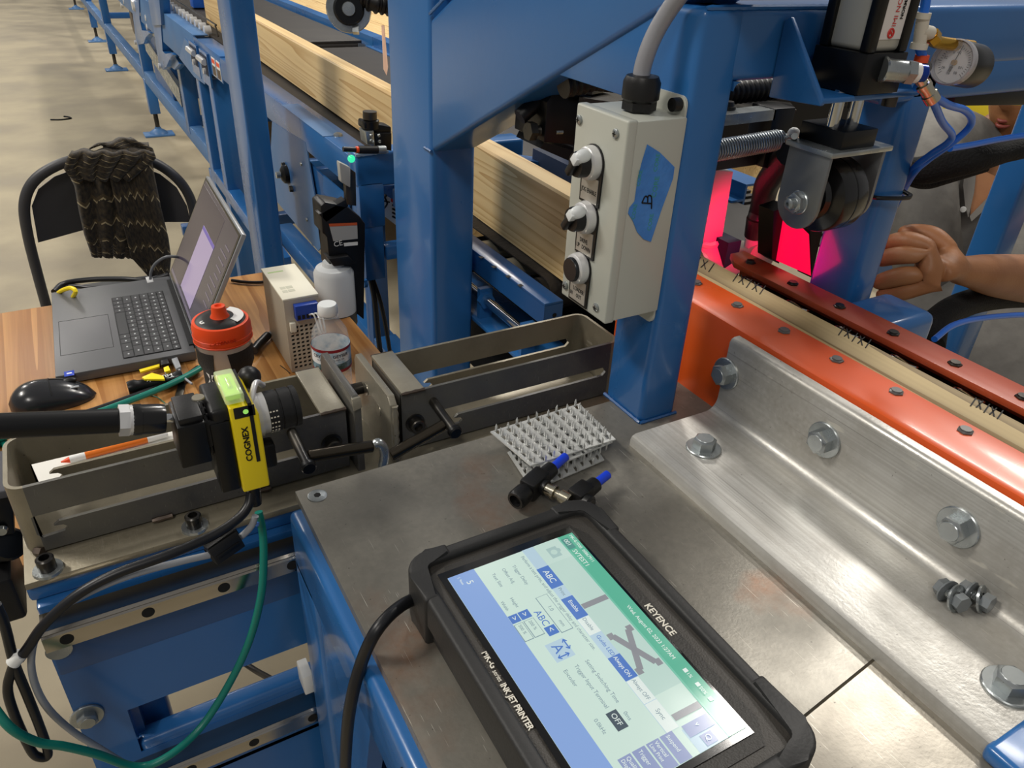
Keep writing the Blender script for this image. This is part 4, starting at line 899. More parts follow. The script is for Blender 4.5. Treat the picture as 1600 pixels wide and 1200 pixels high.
# dark device beyond left edge
bm=thing('drive_unit','black drive unit at the left edge beside the blue stand','motor',(-.14,.62,.80))
MB().prism([AY(-60,790,.60),AY(20,775,.60),AY(24,835,.60),AY(-60,850,.60)],(0,.06,0),.002).build('housing',BLKM,bm)
MB().prism([AY(-60,778,.60),AY(20,765,.60),AY(22,776,.598),AY(-60,792,.598)],(0,.06,0),.001).build('top_cover',mat('grey_cover','4a4a50',.5),bm)
MB().cyl(AY(16,850,.60),AY(-20,858,.66),.0135,24,bev=.002).build('shaft',BLKM,bm)
MB().box((-.30,.60,.79),(-.118,.66,.838),.004).build('gear_box',BLK,bm)
MB().lathe(AY(3,828,.598),(0,-1,0),[(0,.0045),(.003,.0035)],14).build('screw_head',ZINC,bm)
# ================= smart camera =================
sc=thing('smart_camera','yellow and black inspection camera with bubble level hanging over the left tray','camera',(.06,.49,.98))
cx0,cx1,cyn,cyf,cz0,cz1=.0400,.0745,.452,.500,.979,1.047
def hb(p8,nm,m,b=.001): return MB().hexa(p8,b).build(nm,m,sc)
# yellow cover: slab, sheared slightly like the photograph (top leans left)
yx0,yx1=.0560,.0745
MB().prism([V((yx0,cyn,cz0-.004)),V((yx1,cyn,cz0-.004)),V((yx1,cyn,cz1-.010)),V((yx1-.004,cyn,cz1-.002)),V((yx0,cyn,cz1-.001))],(0,cyf-cyn,0),.0015,3).build('yellow_cover',YEL,sc)
MB().box((yx1-.0065,cyn-.0006,cz0+.020),(yx1-.0040,cyf,cz1+.0004)).build('black_seam',BLK,sc)
MB().box((.0425,cyn+.003,cz0-.002),(yx0-.0002,cyf-.002,cz1-.012),.0015).build('rear_housing',BLKM,sc)
MB().box((.0405,cyn+.006,cz0+.030),(.0435,cyf-.004,cz1-.010),.001).build('rear_plate',BLK,sc)
for k in range(5): MB().box((.0400-.0035,cyn+.004+k*.0085,cz1-.030),(.0530,cyn+.008+k*.0085,cz1-.010),.0014).build('cooling_fin',BLK,sc)
MB().box((.0440,cyn+.004,cz1-.014),(.0585,cyf-.003,cz1-.003),.003,3).build('top_clip',BLK,sc)
text('COGNEX',(.0655,cyn-.0004,1.001),(0,0,1),(-1,0,0),.0058,INK,sc,ext=.0002,bold=.00008,sx=1.15)
LVL=mat('level_acrylic','e9f5cf',.08,0,alpha=.45)
LVG=mat('level_fluid','b4ee2a',.15,0,emit=.25)
lv=MB().box((.0545,.4535,cz1+.0004),(.0672,.4900,cz1+.0078),.0015).build('bubble_level',LVL,sc)
MB().box((.0562,.457,cz1+.0015),(.0655,.486,cz1+.0062),.001).build('level_fluid',LVG,lv)
MB().cyl((.0608,.465,cz1+.0064),(.0608,.478,cz1+.0064),.0016,12).build('bubble',mat('bubble','dfffa0',.1,0,alpha=.8),lv)
MB().box((.0585,.4514,cz1-.010),(.0720,.4520,cz1-.0015),.0004).build('indicator_window',BLK,sc)
MB().lathe((.066,.4513,cz1-.0055),(0,-1,0),[(0,.0018),(.0003,.0018)],12).build('status_light',mat('green_light','9adf6a',.3,emit=.6),sc)
lx=AY(410,640,.478); ly,lz=.478,1.020
ln=MB().lathe((cx1-.001,ly,lz),X_,[(0,.0165),(.005,.0165),(.0052,.0148),(.010,.0148)],36).build('lens_mount',SILV,sc)
MB().lathe((cx1+.0088,ly,lz),X_,[(0,.0150),(.008,.0150),(.0082,.0140),(.0095,.0140),(.0097,.0150),(.017,.0150),(.0172,.0142),(.0182,.0142),(.0184,.0150),(.022,.0150),(.0225,.014),(.0225,.011),(.019,.010)],40).build('lens_barrel',BLK,sc)
for k in range(10):
    a=RD(60+k*16); u=V((0,-sin(a),cos(a))); 
    for j in range(3): 
        MB().obox(V((cx1+.0098+j*.0022,ly,lz))+u*.0151,(.0012,.0004,.0009),Matrix((X_,u,X_.cross(u))).transposed()).build('lens_marking',LET,sc)
MB().tube([(cx1-.002,.470,1.034),(cx1+.006,.485,1.041),(cx1+.012,.492,1.034)],.0022,10,6).build('lens_bracket',SILV,sc)
MB().sph((cx1+.006,.507,1.034),.0085,16).build('locking_knob',BLK,sc)
MB().box((cx1-.002,.460,.984),(cx1+.009,.472,1.004),.002).build('lower_bracket',BLKM,sc)
MB().cyl((.0650,.472,cz0-.004),(.0650,.472,cz0-.010),.0055,20).build('connector_ring',NICK,sc)
MB().cyl((.0650,.472,cz0-.009),(.0655,.472,cz0-.032),.0062,18,r2=.0045).build('connector_boot',BLK,sc)
# mounting block + arm
mb_=thing('camera_arm','black rod arm with silver nut and ball joint holding the yellow camera','camera arm',(0,.47,1.04))
ra=AY(-140,672,.47); rb=AY(188,657,.47); 
MB().cyl(ra,rb,.0078,24).build('arm_rod',BLKM,mb_)
dd=(rb-ra).normalized()
MB().lathe(rb-dd*.001,dd,[(0,.0102),(.006,.0102)],6).build('hex_nut',SILV,mb_); MB().cyl(rb+dd*.005,rb+dd*.007,.0098,24).build('nut_face',SILV,mb_)
MB().lathe(rb+dd*.006,dd,[(0,.0095),(.002,.0102),(.006,.0102),(.0062,.0098),(.017,.0098),(.020,.0092),(.020,.0075)],30).build('collar',GLR,mb_)
MB().sph(rb+dd*.020,.0070,18).build('ball_joint',CHROME,mb_)
pe=rb+dd*.031
MB().cyl(rb+dd*.022,pe,.0032,14).build('stem',CHROME,mb_)
bx_=pe.x-.002
MB().prism([V((bx_,.450,pe.z-.028)),V((.0400,.450,pe.z-.028)),V((.0400,.450,pe.z+.004)),V((bx_+.002,.450,pe.z+.004))],(0,.036,0),.0012).build('mount_block',BLKM,mb_)
MB().box((bx_+.004,.452,pe.z+.0035),(.0395,.483,pe.z+.0085),.0008).build('mount_cap',BLK,mb_)
MB().lathe((bx_+.020,.474,pe.z+.0085),Z_,[(0,.0042),(.0008,.004)],20).build('round_plug',STRAP,mb_)
# cables near stand
def cab(name,label,pts,ys,r,m,seg=12):
    if not isinstance(ys,(list,tuple)): ys=[ys]*len(pts)
    P=[AY(x,y,yy) for (x,y),yy in zip(pts,ys)]
    return tag(MB().tube(P,r,seg,8).build(name,m),label,'cable')
cab('green_cable','green cable looping down from the yellow camera across the blue stand',[(404,800),(410,830),(412,870),(408,930),(390,1000),(360,1065),(315,1135),(265,1180),(215,1198),(150,1178),(100,1166),(60,1160),(20,1140),(-10,1105),(-40,1060)],[.472,.468,.46,.45,.445,.44,.43,.42,.42,.42,.42,.42,.42,.43,.44],.0030,GCAB)
cab('black_cable','black cable from the camera bottom to the white sleeved end at left',[(392,770),(388,790),(370,812),(330,838),(260,868),(180,897),(120,930),(70,975),(45,1010),(30,1030)],[.470,.465,.46,.455,.45,.45,.45,.45,.45,.45],lambda t:.0035,CABLE)
cab('black_cable','black cable hanging in a loop below the white cable sleeve',[(22,1035),(12,1075),(22,1115),(42,1160),(55,1180),(72,1183),(74,1170),(60,1130),(40,1080),(22,1035),(8,980),(-6,945)],.452,.0032,CABLE)
p,q=AY(32,1022,.45),AY(20,1036,.45); tag(MB().cyl(p,q,.0046,14).build('white_sleeve',WHT),'short white sleeve on the black cable at the left','sleeve')
cab('grey_cable','grey cable from the ferrite clamp curving down across the blue stand',[(328,867),(280,878),(200,900),(130,930),(80,962),(54,1000),(50,1050),(70,1100),(110,1140),(160,1172),(215,1205),(260,1230)],.452,.0025,GRCAB)
cab('grey_cable','short grey cable from the camera plug into the ferrite clamp',[(399,806),(394,820),(384,832),(372,842)],.458,.0025,GRCAB)
fc=thing('ferrite_clamp','black snap-on ferrite clamp on the grey cable','ferrite clamp',AY(350,852,.45))
fa,fb=AY(328,868,.452),AY(372,838,.458)
fd=(fb-fa).normalized(); fs_=fd.cross(V((0,-1,.3))).normalized(); R=Matrix((fd,fs_,fd.cross(fs_))).transposed()
MB().obox((fa+fb)/2,((fb-fa).length,.0145,.013),R,.001).build('clamp_shell',BLK,fc)
MB().obox((fa+fb)/2+R@V((0,.002,-.0066)),(.018,.003,.001),R,.0003).build('latch',BLKM,fc)
MB().obox((fa+fb)/2+R@V((.012,0,.0068)),(.004,.007,.001),R).build('latch',BLKM,fc); MB().obox((fa+fb)/2+R@V((-.010,0,.0068)),(.004,.007,.001),R).build('latch',BLKM,fc)
tag(MB().cyl(AY(403,812,.471),AY(404,818,.471),.0033,14).build('cable_label',mat('blue_label','3f74c8',.5)),'small blue band on the green cable below the camera','cable band')
# ================= work desk and what stands on it =================
DZ=.76
dk=thing('work_desk','oak laminate work desk carrying the laptop, mouse and bottles','desk',(-.2,1.05,0))
c1=AZ(0,490,DZ); c2=AZ(448,420,DZ); c3=AZ(520,470,DZ)
pts=[(-.75,c1.y+.005),(c2.x-.006,c2.y+.003),(c2.x+.004,c2.y-.003),(c3.x+.006,c3.y-.02),(c3.x+.012,.71),(-.75,.71)]
MB().prism([V((x,y,DZ-.022)) for x,y in pts],(0,0,.022),.002).build('desk_top',LAM,dk)
for x,y in ((-.68,.78),(-.68,1.27),(.27,.76),(.27,1.25)): MB().box((x-.02,y-.02,0),(x+.02,y+.02,DZ-.022),.003).build('leg',BLKM,dk)
# ---- laptop
LG=mat('graphite_laptop','646567',.42,.3); LK=mat('laptop_keys','3a3b3d',.5); KL=mat('key_legend','b9bcbe',.5); 
lt=thing('laptop','open graphite laptop with dark purple screen on the desk','laptop',AZ(150,500,DZ))
zt_=DZ+.016
P00,P01,P10,P11=AZ(92,590,zt_),AZ(75,456,zt_),AZ(303,556,zt_),AZ(271,438,zt_)
ew=((P01-P00)+(P11-P10)).normalized(); ed=V((ew.y,-ew.x,0)); W=((P01-P00).length+(P11-P10).length)/2
D=((P10-P00).dot(ed)+(P11-P01).dot(ed))/2; O0=(P00+P01)/2-ew*W/2
def Lp(w,d,z=0): return O0+ew*w+ed*d+V((0,0,z))     # w along the hinge from the near end, d from the palm edge
def lbox(w0,w1,d0,d1,z0,z1): return [Lp(w0,d0,z0),Lp(w1,d0,z0),Lp(w1,d1,z0),Lp(w0,d1,z0),Lp(w0,d0,z1),Lp(w1,d0,z1),Lp(w1,d1,z1),Lp(w0,d1,z1)]
def lb(nm,m,a,parent=lt,b=0): return MB().hexa(lbox(*a),b).build(nm,m,parent)
lb('base',LG,(0,W,0,D,-.014,0),b=.0015)
lb('foot_strip',BLK,(.01,W-.01,.01,.02,-.016,-.0142)); lb('foot_strip',BLK,(.01,W-.01,D-.02,D-.01,-.016,-.0142))
def Lof(px,py): q=AZ(px,py,zt_)-O0; return q.dot(ew),q.dot(ed)
ta_,tb_,tc2,td_=Lof(88,504),Lof(165,491),Lof(182,541),Lof(98,556)
w0,w1=(tc2[0]+td_[0])/2,(ta_[0]+tb_[0])/2; d0,d1=(ta_[1]+td_[1])/2,(tb_[1]+tc2[1])/2
for a in ((w0,w1,d0,d0+.0006),(w0,w1,d1-.0006,d1),(w0,w0+.0006,d0,d1),(w1-.0006,w1,d0,d1)): lb('trackpad_groove',INK,(*a,.0,.0002))
k1,k2,k3,k4=Lof(170,468),Lof(246,455),Lof(290,541),Lof(200,562)
kw0,kw1=(k3[0]+k4[0])/2,(k1[0]+k2[0])/2; kd0,kd1=(k1[1]+k4[1])/2,(k2[1]+k3[1])/2
lb('keyboard_well',BLK,(kw0-.001,kw1+.001,kd0-.001,kd1+.001,0,.0001))
rows=[[1,1,1,1,1],[1]*12,[1]*12,[1]*12,[1]*13,[1]*14]
RW=[[1,1,1,1,5.2,1,1,1.6,1.4],[2,1,1,1,1,1,1,1,1,1,1,2.2],[1.7,1,1,1,1,1,1,1,1,1,1,1,1.7],[1.4,1,1,1,1,1,1,1,1,1,1,1,1.3],[1,1,1,1,1,1,1,1,1,1,1,1,1,1.8],[1]*15]
dh=[.19,.17,.17,.17,.17,.13]; dd_=0
for r_,(ws,h_) in enumerate(zip(RW,dh)):
    tot=sum(ws); ww=0
    for wk in ws:
        a=kw1-(kw1-kw0)*ww/tot-.0006; b_=kw1-(kw1-kw0)*(ww+wk)/tot+.0006; ww+=wk
        da=kd0+(kd1-kd0)*dd_+.0006; db=kd0+(kd1-kd0)*(dd_+h_)-.0006
        k=lb('key',LK,(b_,a,da,db,.0001,.0012))
        if wk<2.5:
            m_=((a+b_)/2,(da+db)/2); lb('key_legend',KL,(m_[0]-.0016,m_[0]+.0016,m_[1]-.0010,m_[1]+.0012,.0012,.00135),k)
    dd_+=h_
stb=Lof(108,582); lb('sticker',mat('blue_sticker','1d3fb0',.3),(stb[0]-.010,stb[0]+.004,stb[1]-.006,stb[1]+.006,0,.0002)); lb('sticker',WHT,(stb[0]-.004,stb[0]-.001,stb[1]-.003,stb[1]+.003,.0002,.0003))
lb('hinge_bar',BLK,(.02,W-.02,D-.006,D+.003,-.006,.002))
# lid
hl0,hl1=Lp(0,D-.001),Lp(W,D-.001)
T1=AY(318,283,hl1.y); T0=AY(382,352,hl0.y+.004)
up=((T1-hl1)+(T0-hl0))/2; up=up-ew*up.dot(ew); nrm=ew.cross(up).normalized(); nrm=nrm if nrm.x<0 else -nrm
def Lq(w,u,t=0): return hl0+ew*w+up*u+nrm*t
def lidbox(w0,w1,u0,u1,t0,t1): return [Lq(w0,u0,t0),Lq(w1,u0,t0),Lq(w1,u1,t0),Lq(w0,u1,t0),Lq(w0,u0,t1),Lq(w1,u0,t1),Lq(w1,u1,t1),Lq(w0,u1,t1)]
ld=MB().hexa(lidbox(0,W,.02,1,-.0065,0),.0012).build('lid',mat('laptop_shell','a9abad',.35,.6),lt)
MB().hexa(lidbox(.003,W-.003,.04,.985,0,.0008)).build('screen_bezel',mat('bezel_glass','0b0b0d',.08),ld)
def scr(nm,m,w0,w1,u0,u1,k=1): return MB().hexa(lidbox(w0*W,w1*W,u0,u1,.0008+.0002*k,.0009+.0002*k)).build(nm,m,ld)
scr('screen_image',em('screen_mauve','5d5364',.36),.03,.97,.075,.965,0)
scr('screen_window',em('screen_plum','53465a',.35),.33,.97,.11,.93,1)
scr('screen_window',em('screen_lilac','b6a3c6',.7),.33,.66,.13,.70,2)
scr('screen_window',em('screen_violet','6a56b8',.7),.33,.66,.67,.70,3)
scr('screen_taskbar',em('screen_taskbar','8b7f96',.4),.03,.97,.075,.105,1)
for k in range(9): scr('screen_text',em('screen_text_grey','8a7d90',.45) if k==0 else bpy.data.materials['screen_text_grey'],.07,.07+.10+.05*((k*7)%4)/3,.80-.06*k,.812-.06*k,2)
# ---- trackball mouse
mm=thing('trackball_mouse','large black ergonomic mouse on the desk at the left','mouse',AZ(85,640,DZ))
a,b=AZ(18,648,DZ),AZ(152,618,DZ); L=(b-a).length; u=(b-a).normalized(); v_=V((-u.y,u.x,0)); c=(a+b)/2+v_*.006
G=[]
nu,nv=26,14
for i in range(nu+1):
    s=i/nu; t=-1+2*s; hw_=.031*(max(0,1-abs(t)**2.6)**.5)*(1.06-.22*s); hh_=.040*(max(0,1-abs(t+.05)**2.5)**.55)*(1.0-.48*s); G.append([c+u*(L/2*t)+v_*(hw_*cos(pi*j/nv)+ .004*sin(pi*s))+V((0,0,max(.0008,hh_*sin(pi*j/nv)**.75))) for j in range(nv+1)])
bb_=MB(); bb_.grid(G); bb_.build('mouse_shell',mat('mouse_black','232427',.25,0,coat=.2),mm)
def onm(s,j): i=int(s*nu); return G[i][j]
MB().sph(onm(.76,6)+V((0,0,-.0005)),.0062,16,(1.5,.7,.7)).build('scroll_wheel',BLK,mm)
MB().tube([onm(.5,k)+V((0,0,.0003)) for k in range(3,12)],.0005,6,2).build('button_seam',INK,mm)
MB().tube([onm(s,6)+V((0,0,.0004)) for s in (.50,.6,.7,.8,.9)],.0005,6,2).build('button_seam',INK,mm)
MB().obox(onm(.80,9)+V((0,0,.001)),(.011,.0045,.002),None,.0008).build('side_button',mat('mouse_grey','8c8f92',.4),mm)
# ---- sports bottle (orange lid)
sb=thing('sports_bottle','squeeze bottle with orange screw lid and black grips on the desk','bottle',(0,0,0))
bc=AZ(371,655,DZ); sb.location=bc
CLR=mat('smoky_plastic','a9a49d',.15,0,alpha=.62); GRIP=mat('bottle_grip','151515',.6,0,bump=.3,bs=500); OL=mat('orange_lid','ea4a16',.4)
rb_=.0315
# lid rim centre pixel ~(347,510)
hb_=(AX(347,515,bc.x).z-DZ)
hb_=min(max(hb_,.11),.18)
MB().lathe(bc,Z_,[(0,rb_*.9),(.004,rb_),(hb_*.30,rb_),(hb_*.45,rb_*.86),(hb_*.60,rb_*.86),(hb_*.78,rb_),(hb_,rb_*.97)],40).build('bottle_body',CLR,sb)
for a0 in (200,300):
    rows_=[]
    for i in range(11):
        z=.012+(hb_-.03)*i/10; rr_=rb_*(1.02 if abs(i-5)>2 else .90); half=RD(26+10*(abs(i-5)/5)**1)
        rows_.append([bc+V((rr_*cos(RD(a0)+t),rr_*sin(RD(a0)+t),z)) for t in [-half+half*2*k/8 for k in range(9)]])
    g=MB(); g.grid(rows_,.0012); o=g.build('rubber_grip',GRIP,sb)
# X logo on the left grip
for d1,d2 in ((-.006,.006),(.006,-.006)):
    a0=RD(214); rr_=rb_*.935; f=lambda off,z: bc+V((rr_*cos(a0+off/rr_),rr_*sin(a0+off/rr_),z))
    MB().bar(f(d1,hb_*.50),f(d2,hb_*.66),.003,.0012,up=(cos(a0),sin(a0),0)).build('grip_logo',WHT,sb)
zl=DZ+hb_
ol=MB().lathe((bc.x,bc.y,zl-.012),Z_,[(0,rb_*1.02),(.002,rb_*1.07),(.020,rb_*1.08),(.026,rb_*1.02),(.0265,rb_*.93)],44).build('screw_lid',OL,sb)
for k in range(2): MB().lathe((bc.x,bc.y,zl-.010+k*.007),Z_,[(0,rb_*1.075),(.0006,rb_*1.095),(.0012,rb_*1.075)],44,False,False).build('lid_ridge',OL,sb)
MB().lathe((bc.x,bc.y,zl+.0140),Z_,[(0,rb_*.94),(.003,rb_*.80),(.004,rb_*.5)],44).build('lid_disc',BLK,sb)
MB().prism([V((bc.x+rb_*.86*cos(RD(q)),bc.y+rb_*.86*sin(RD(q)),zl+.0172)) for q in range(-55,60,12)]+[V((bc.x+rb_*.5*cos(RD(q)),bc.y+rb_*.5*sin(RD(q)),zl+.0182)) for q in range(55,-60,-12)],(0,0,.0006)).build('white_arc',WHT,sb)
text('G',(bc.x-rb_*.80,bc.y-.004,zl+.0172),(.3,-1,0),(1,.3,0),.011,WHT,sb,'lid_letter',.0003,.0004)
MB().lathe((bc.x,bc.y,zl+.0175),Z_,[(0,.0115),(.004,.0092),(.012,.0082),(.014,.0078),(.0145,.004),(.012,.003)],28).build('spout',OL,sb)
text('GATORADE',(bc.x-.021,bc.y-rb_*1.085,zl-.002),(1,0,0),(0,0,1),.0055,mat('lid_emboss','c8380c',.5),sb,'lid_lettering',.0006)
# ---- water bottle
wb_=thing('water_bottle','clear plastic water bottle with white cap and blue mountain label','bottle',(0,0,0))
wc=AZ(524,618,DZ); wb_.location=wc
wr_=.0245; zt2=AX(513,477,wc.x).z; hh2=min(max(zt2-DZ,.13),.19)
PETM=mat('clear_bottle','e6e9ea',.06,0,alpha=.22)
zs_=hh2/.20
pr=[(0,wr_*.85),(.004,wr_*.97)]
for k in range(6): pr+=[(.010+k*.0095,wr_),(.0145+k*.0095,wr_*.94)]
pr+=[(.068,wr_),(.122*1,wr_),(.145,wr_*.93),(.160,wr_*.70),(.172,wr_*.47),(.176,wr_*.45),(.177,wr_*.55),(.179,wr_*.45),(.184,wr_*.45)]
MB().lathe(wc,Z_,[(h*zs_,r) for h,r in pr],36).build('bottle_body',PETM,wb_)
MB().lathe((wc.x,wc.y,DZ+.180*zs_),Z_,[(0,wr_*.50),(.002,wr_*.53),(.012,wr_*.51),(.014,wr_*.46)],36).build('screw_cap',mat('cap_white','e8ebea',.3),wb_)
lw=mat('label_blue','8fb6cd',.4,0,'eef3f4',60,(1,1,1),lo=.42,hi=.58); lr=mat('label_maroon','8c1f2c',.4); lg=mat('label_green','2f4a45',.5,0,'7f9fae',90,lo=.4,hi=.6)
def band(nm,m,z0,z1,off): return MB().lathe((wc.x,wc.y,DZ+z0*zs_),Z_,[(0,wr_+off),((z1-z0)*zs_,wr_+off)],40,False,False).build(nm,m,wb_)
band('label',lw,.072,.120,.0006); band('label_band',lr,.115,.121,.0009); band('label_band',lr,.071,.077,.0009); band('label_mountains',lg,.077,.090,.0009)
o_=text('CRYSTAL GEYSER',(0,0,0),(1,0,0),(0,0,1),.0062,mat('label_navy','16284f',.5),wb_,'label_lettering',.0002,.0001)
def wrap(o,cx,cy,r,a0,z,ctr):
    me=o.data; xs=[v.co.x+wloc(wb_).x for v in me.vertices]; mid=(min(xs)+max(xs))/2
    for v in me.vertices:
        lx=v.co.x+wloc(wb_).x-mid; dep=-(v.co.y+wloc(wb_).y); hz=v.co.z+wloc(wb_).z
        a=a0+lx/r; v.co=V(((r+.0003+abs(dep))*cos(a),(r+.0003+abs(dep))*sin(a),z-wloc(wb_).z+hz))
wrap(o_,wc.x,wc.y,wr_+.0009,RD(250),DZ+.104*zs_,0)
o_=text('ALPINE SPRING WATER',(0,0,0),(1,0,0),(0,0,1),.0035,bpy.data.materials['label_navy'],wb_,'label_lettering',.0002); wrap(o_,wc.x,wc.y,wr_+.0009,RD(250),DZ+.0975*zs_,0)
# ---- power supply
ps=thing('power_supply','cream topped power supply with perforated side and blue terminal plug on the desk','power supply',AZ(470,560,DZ))
q=AZ(512,568,DZ); q2=AZ(456,580,DZ)
ztp=AX(425,440,AZ(456,580,DZ).x).z
a=AZ(456,582,DZ); b2=AZ(515,566,DZ)
px0,px1,py0,py1=a.x,a.x+.048,a.y,a.y+.115
# height from the top near edge pixel (450,478)
hz_=AX(449,478,a.x).z-DZ; hz_=min(max(hz_,.07),.16)
CRM=mat('cream_casing','d8d4c2',.5)
MB().box((px0,py0+.001,DZ+.001),(px1,py1,DZ+hz_-.003),.001).build('casing',mat('greige_casing','a49c8c',.5,.2),ps)
MB().box((px0-.0008,py0-.001,DZ+hz_-.003),(px1+.0008,py1+.001,DZ+hz_),.0008).build('cream_cover',CRM,ps)
hs=[]
nx,nz=6,11
for i in range(nx):
    for j in range(nz):
        X=px0+.004+i*(px1-px0-.008)/nx+.0005; Zc=DZ+.006+j*(hz_*.60)/nz; wz=(px1-px0-.008)/nx*.62; hz2=hz_*.6/nz*.55
        hs.append([V((X,py0-.0002,Zc)),V((X+wz,py0-.0002,Zc)),V((X+wz+.001,py0-.0002,Zc+hz2)),V((X+.001,py0-.0002,Zc+hz2))])
MB().box((px0+.002,py0+.0006,DZ+.003),(px1-.002,py0+.0012,DZ+hz_*.66)).build('dark_interior',BLK,ps)
g=MB(); g.holed([V((px0,py0-.0002,DZ+.001)),V((px1,py0-.0002,DZ+.001)),V((px1,py0-.0002,DZ+hz_-.003)),V((px0,py0-.0002,DZ+hz_-.003))],hs,(0,-.0012,0)); g.build('perforated_face',mat('warm_mesh','b9b1a0',.5,.2),ps,smooth=False)
bl=MB().box((px0+.012,py0-.013,DZ+hz_*.74),(px1-.004,py0-.0014,DZ+hz_*.93),.0008).build('terminal_plug',mat('terminal_blue','1d3f98',.4),ps)
for k in range(5): MB().box((px0+.014+k*.006,py0-.0136,DZ+hz_*.76),(px0+.018+k*.006,py0-.0131,DZ+hz_*.81)).build('terminal_slot',INK,bl)
MB().box((px0+.004,py0-.008,DZ+hz_*.58),(px0+.012,py0-.0014,DZ+hz_*.70),.0006).build('cream_plug',CRM,ps)
for k in range(4): MB().box((px0+.006+.008*(k%2),py0+.02+.012*(k//2),DZ+hz_),(px0+.013+.010*(k%2),py0+.028+.012*(k//2),DZ+hz_+.0002)).build('printed_label',mat('label_print_grey','b9b8a6',.6) if k==0 else bpy.data.materials['label_print_grey'],ps)
MB().box((px0+.004,py1-.022,DZ+hz_),(px0+.026,py1-.018,DZ+hz_+.0002)).build('printed_label',mat('label_print_green','a8bf84',.6),ps)
for k in range(3):
    tag(MB().tube([V((px0+.030+k*.005,py0-.013,DZ+hz_*.80)),V((px0+.034+k*.005,py0-.022,DZ+hz_*.82)),V((px0+.040+k*.004,py0-.020,DZ+hz_*.60)),V((px0+.052,py0-.006+k*.004,DZ+hz_*.3)),V((px0+.060,py0+.02,DZ+.004))],.0012,8,6).build('white_wire',WHT),('left','middle','right')[k]+' thin white wire leaving the blue terminal plug','wire','white wires of the power supply')
# ---- desk clutter
def zc(name,label,pts,z,r,m,cat='cable',grp=None):
    P=[AZ(x,y,zz) for (x,y),zz in zip(pts,z if isinstance(z,(list,tuple)) else [z]*len(pts))]
    return tag(MB().tube(P,r,10,8).build(name,m),label,cat,grp)
zc('green_cable','green cable lying across the desk from the mouse towards the orange lidded bottle',[(-20,690),(60,668),(140,648),(200,627),(260,603),(300,583),(318,572)],DZ+.012,.0042,GCAB)
zc('black_cable','thick black cable lying beside the green cable on the desk',[(60,662),(125,648),(180,630),(240,608),(285,592),(310,575)],DZ+.006,.0045,CABLE)
zc('green_cable','green cable end at the left edge of the photo beside the tray',[(-10,700),(6,690),(12,720),(4,745),(-10,750)],DZ+.004,.004,GCAB)
fl=thing('torch','black pocket torch lying upside down on the desk below the laptop','torch',AZ(240,600,DZ))
a,b=AZ(200,607,DZ+.010),AZ(285,588,DZ+.010); d=(b-a).normalized()
L=(b-a).length
MB().lathe(a,d,[(0,.0088),(.004,.0098),(.010,.0098),(.014,.008),(.02,.0078),(L-.01,.0078),(L-.008,.009),(L,.009)],24).build('torch_body',BLKM,fl)
text('HUSKY',b+V((-.012,.000,.0081)),-d,V((0,-1,0)),.0105,WHT,fl,ext=.0001,bold=.0001)
MB().tube([a+d*.028+V((0,-.006,.006)),a+d*.030+V((0,.002,.009)),a+d*.036+V((0,.012,.0))],.0008,6,5).build('lanyard',WHT,fl)
kt=thing('yellow_keyring','yellow tags and black plugs on a ring beside the laptop edge','key ring',AZ(250,580,DZ))
def flat(nm,pts,m,z0,h,b=.0005): return MB().prism([AZ(x,y,DZ+z0) for x,y in pts],(0,0,h),b).build(nm,m,kt)
flat('yellow_tag',[(222,592),(238,585),(256,590),(258,595),(226,595)],YEL,.018,.003); flat('yellow_strap',[(218,580),(250,571),(250,575),(220,584)],YEL,.006,.003); flat('yellow_clip',[(256,578),(264,575),(267,582),(258,585)],YEL,.012,.004)
flat('black_plug',[(252,570),(263,567),(266,575),(254,578)],BLK,.006,.008)
MB().tube([AZ(258,582,DZ+.02),AZ(262,590,DZ+.022),AZ(272,588,DZ+.02)],.0006,6,4).build('ring_wire',ZINC,kt)
up_=thing('usb_plug','grey cable plug in the near edge of the laptop','plug',AZ(275,572,DZ))
MB().prism([AZ(269,566,DZ+.008),AZ(278,563,DZ+.008),AZ(284,578,DZ+.008),AZ(276,582,DZ+.008)],(0,0,.006),.001).build('plug_body',GRCAB,up_)
MB().tube([AZ(280,578,DZ+.011),AZ(288,590,DZ+.012),AZ(300,600,DZ+.01)],.0016,8,5).build('plug_cord',GRCAB,up_)
u2=thing('usb_plug','pale plug with grey looping cord at the far edge of the laptop','plug',AZ(234,440,DZ))
MB().prism([AZ(228,437,DZ+.012),AZ(238,435,DZ+.012),AZ(241,444,DZ+.012),AZ(231,446,DZ+.012)],(0,0,.005),.001).build('plug_body',mat('pale_plug','b9babb',.4),u2)
MB().tube([AZ(235,438,DZ+.015),AZ(236,425,DZ+.03),AZ(243,412,DZ+.045),AZ(258,402,DZ+.06),AZ(274,401,DZ+.06),AZ(285,404,DZ+.05)],.0024,10,6).build('plug_cord',mat('slate_cord','66696d',.4),u2)
os_=thing('pocket_clip','grey metal pocket clip lying on the desk beside the sports bottle','clip',AZ(280,610,DZ))
MB().prism([AZ(280,598,DZ+.001),AZ(291,600,DZ+.001),AZ(286,621,DZ+.001),AZ(279,626,DZ+.001),AZ(273,622,DZ+.001)],(0,0,.002),.0006).build('clip_plate',DKST,os_)
zc('green_wire','thin green wire offcut on the desk below the torch',[(236,618),(246,621),(258,630)],DZ+.001,.0006,GCAB,'wire')
zc('black_wire','thin black wire offcut on the desk left of the power supply',[(438,571),(446,577),(453,583)],DZ+.001,.0006,INK,'wire')
zc('black_cable','black cable bundle lying behind the laptop, upper strand',[(84,456),(100,443),(140,437),(190,436),(232,438),(262,430)],[DZ+.01]*6,.0045,CABLE,'cable','black cables behind the laptop')
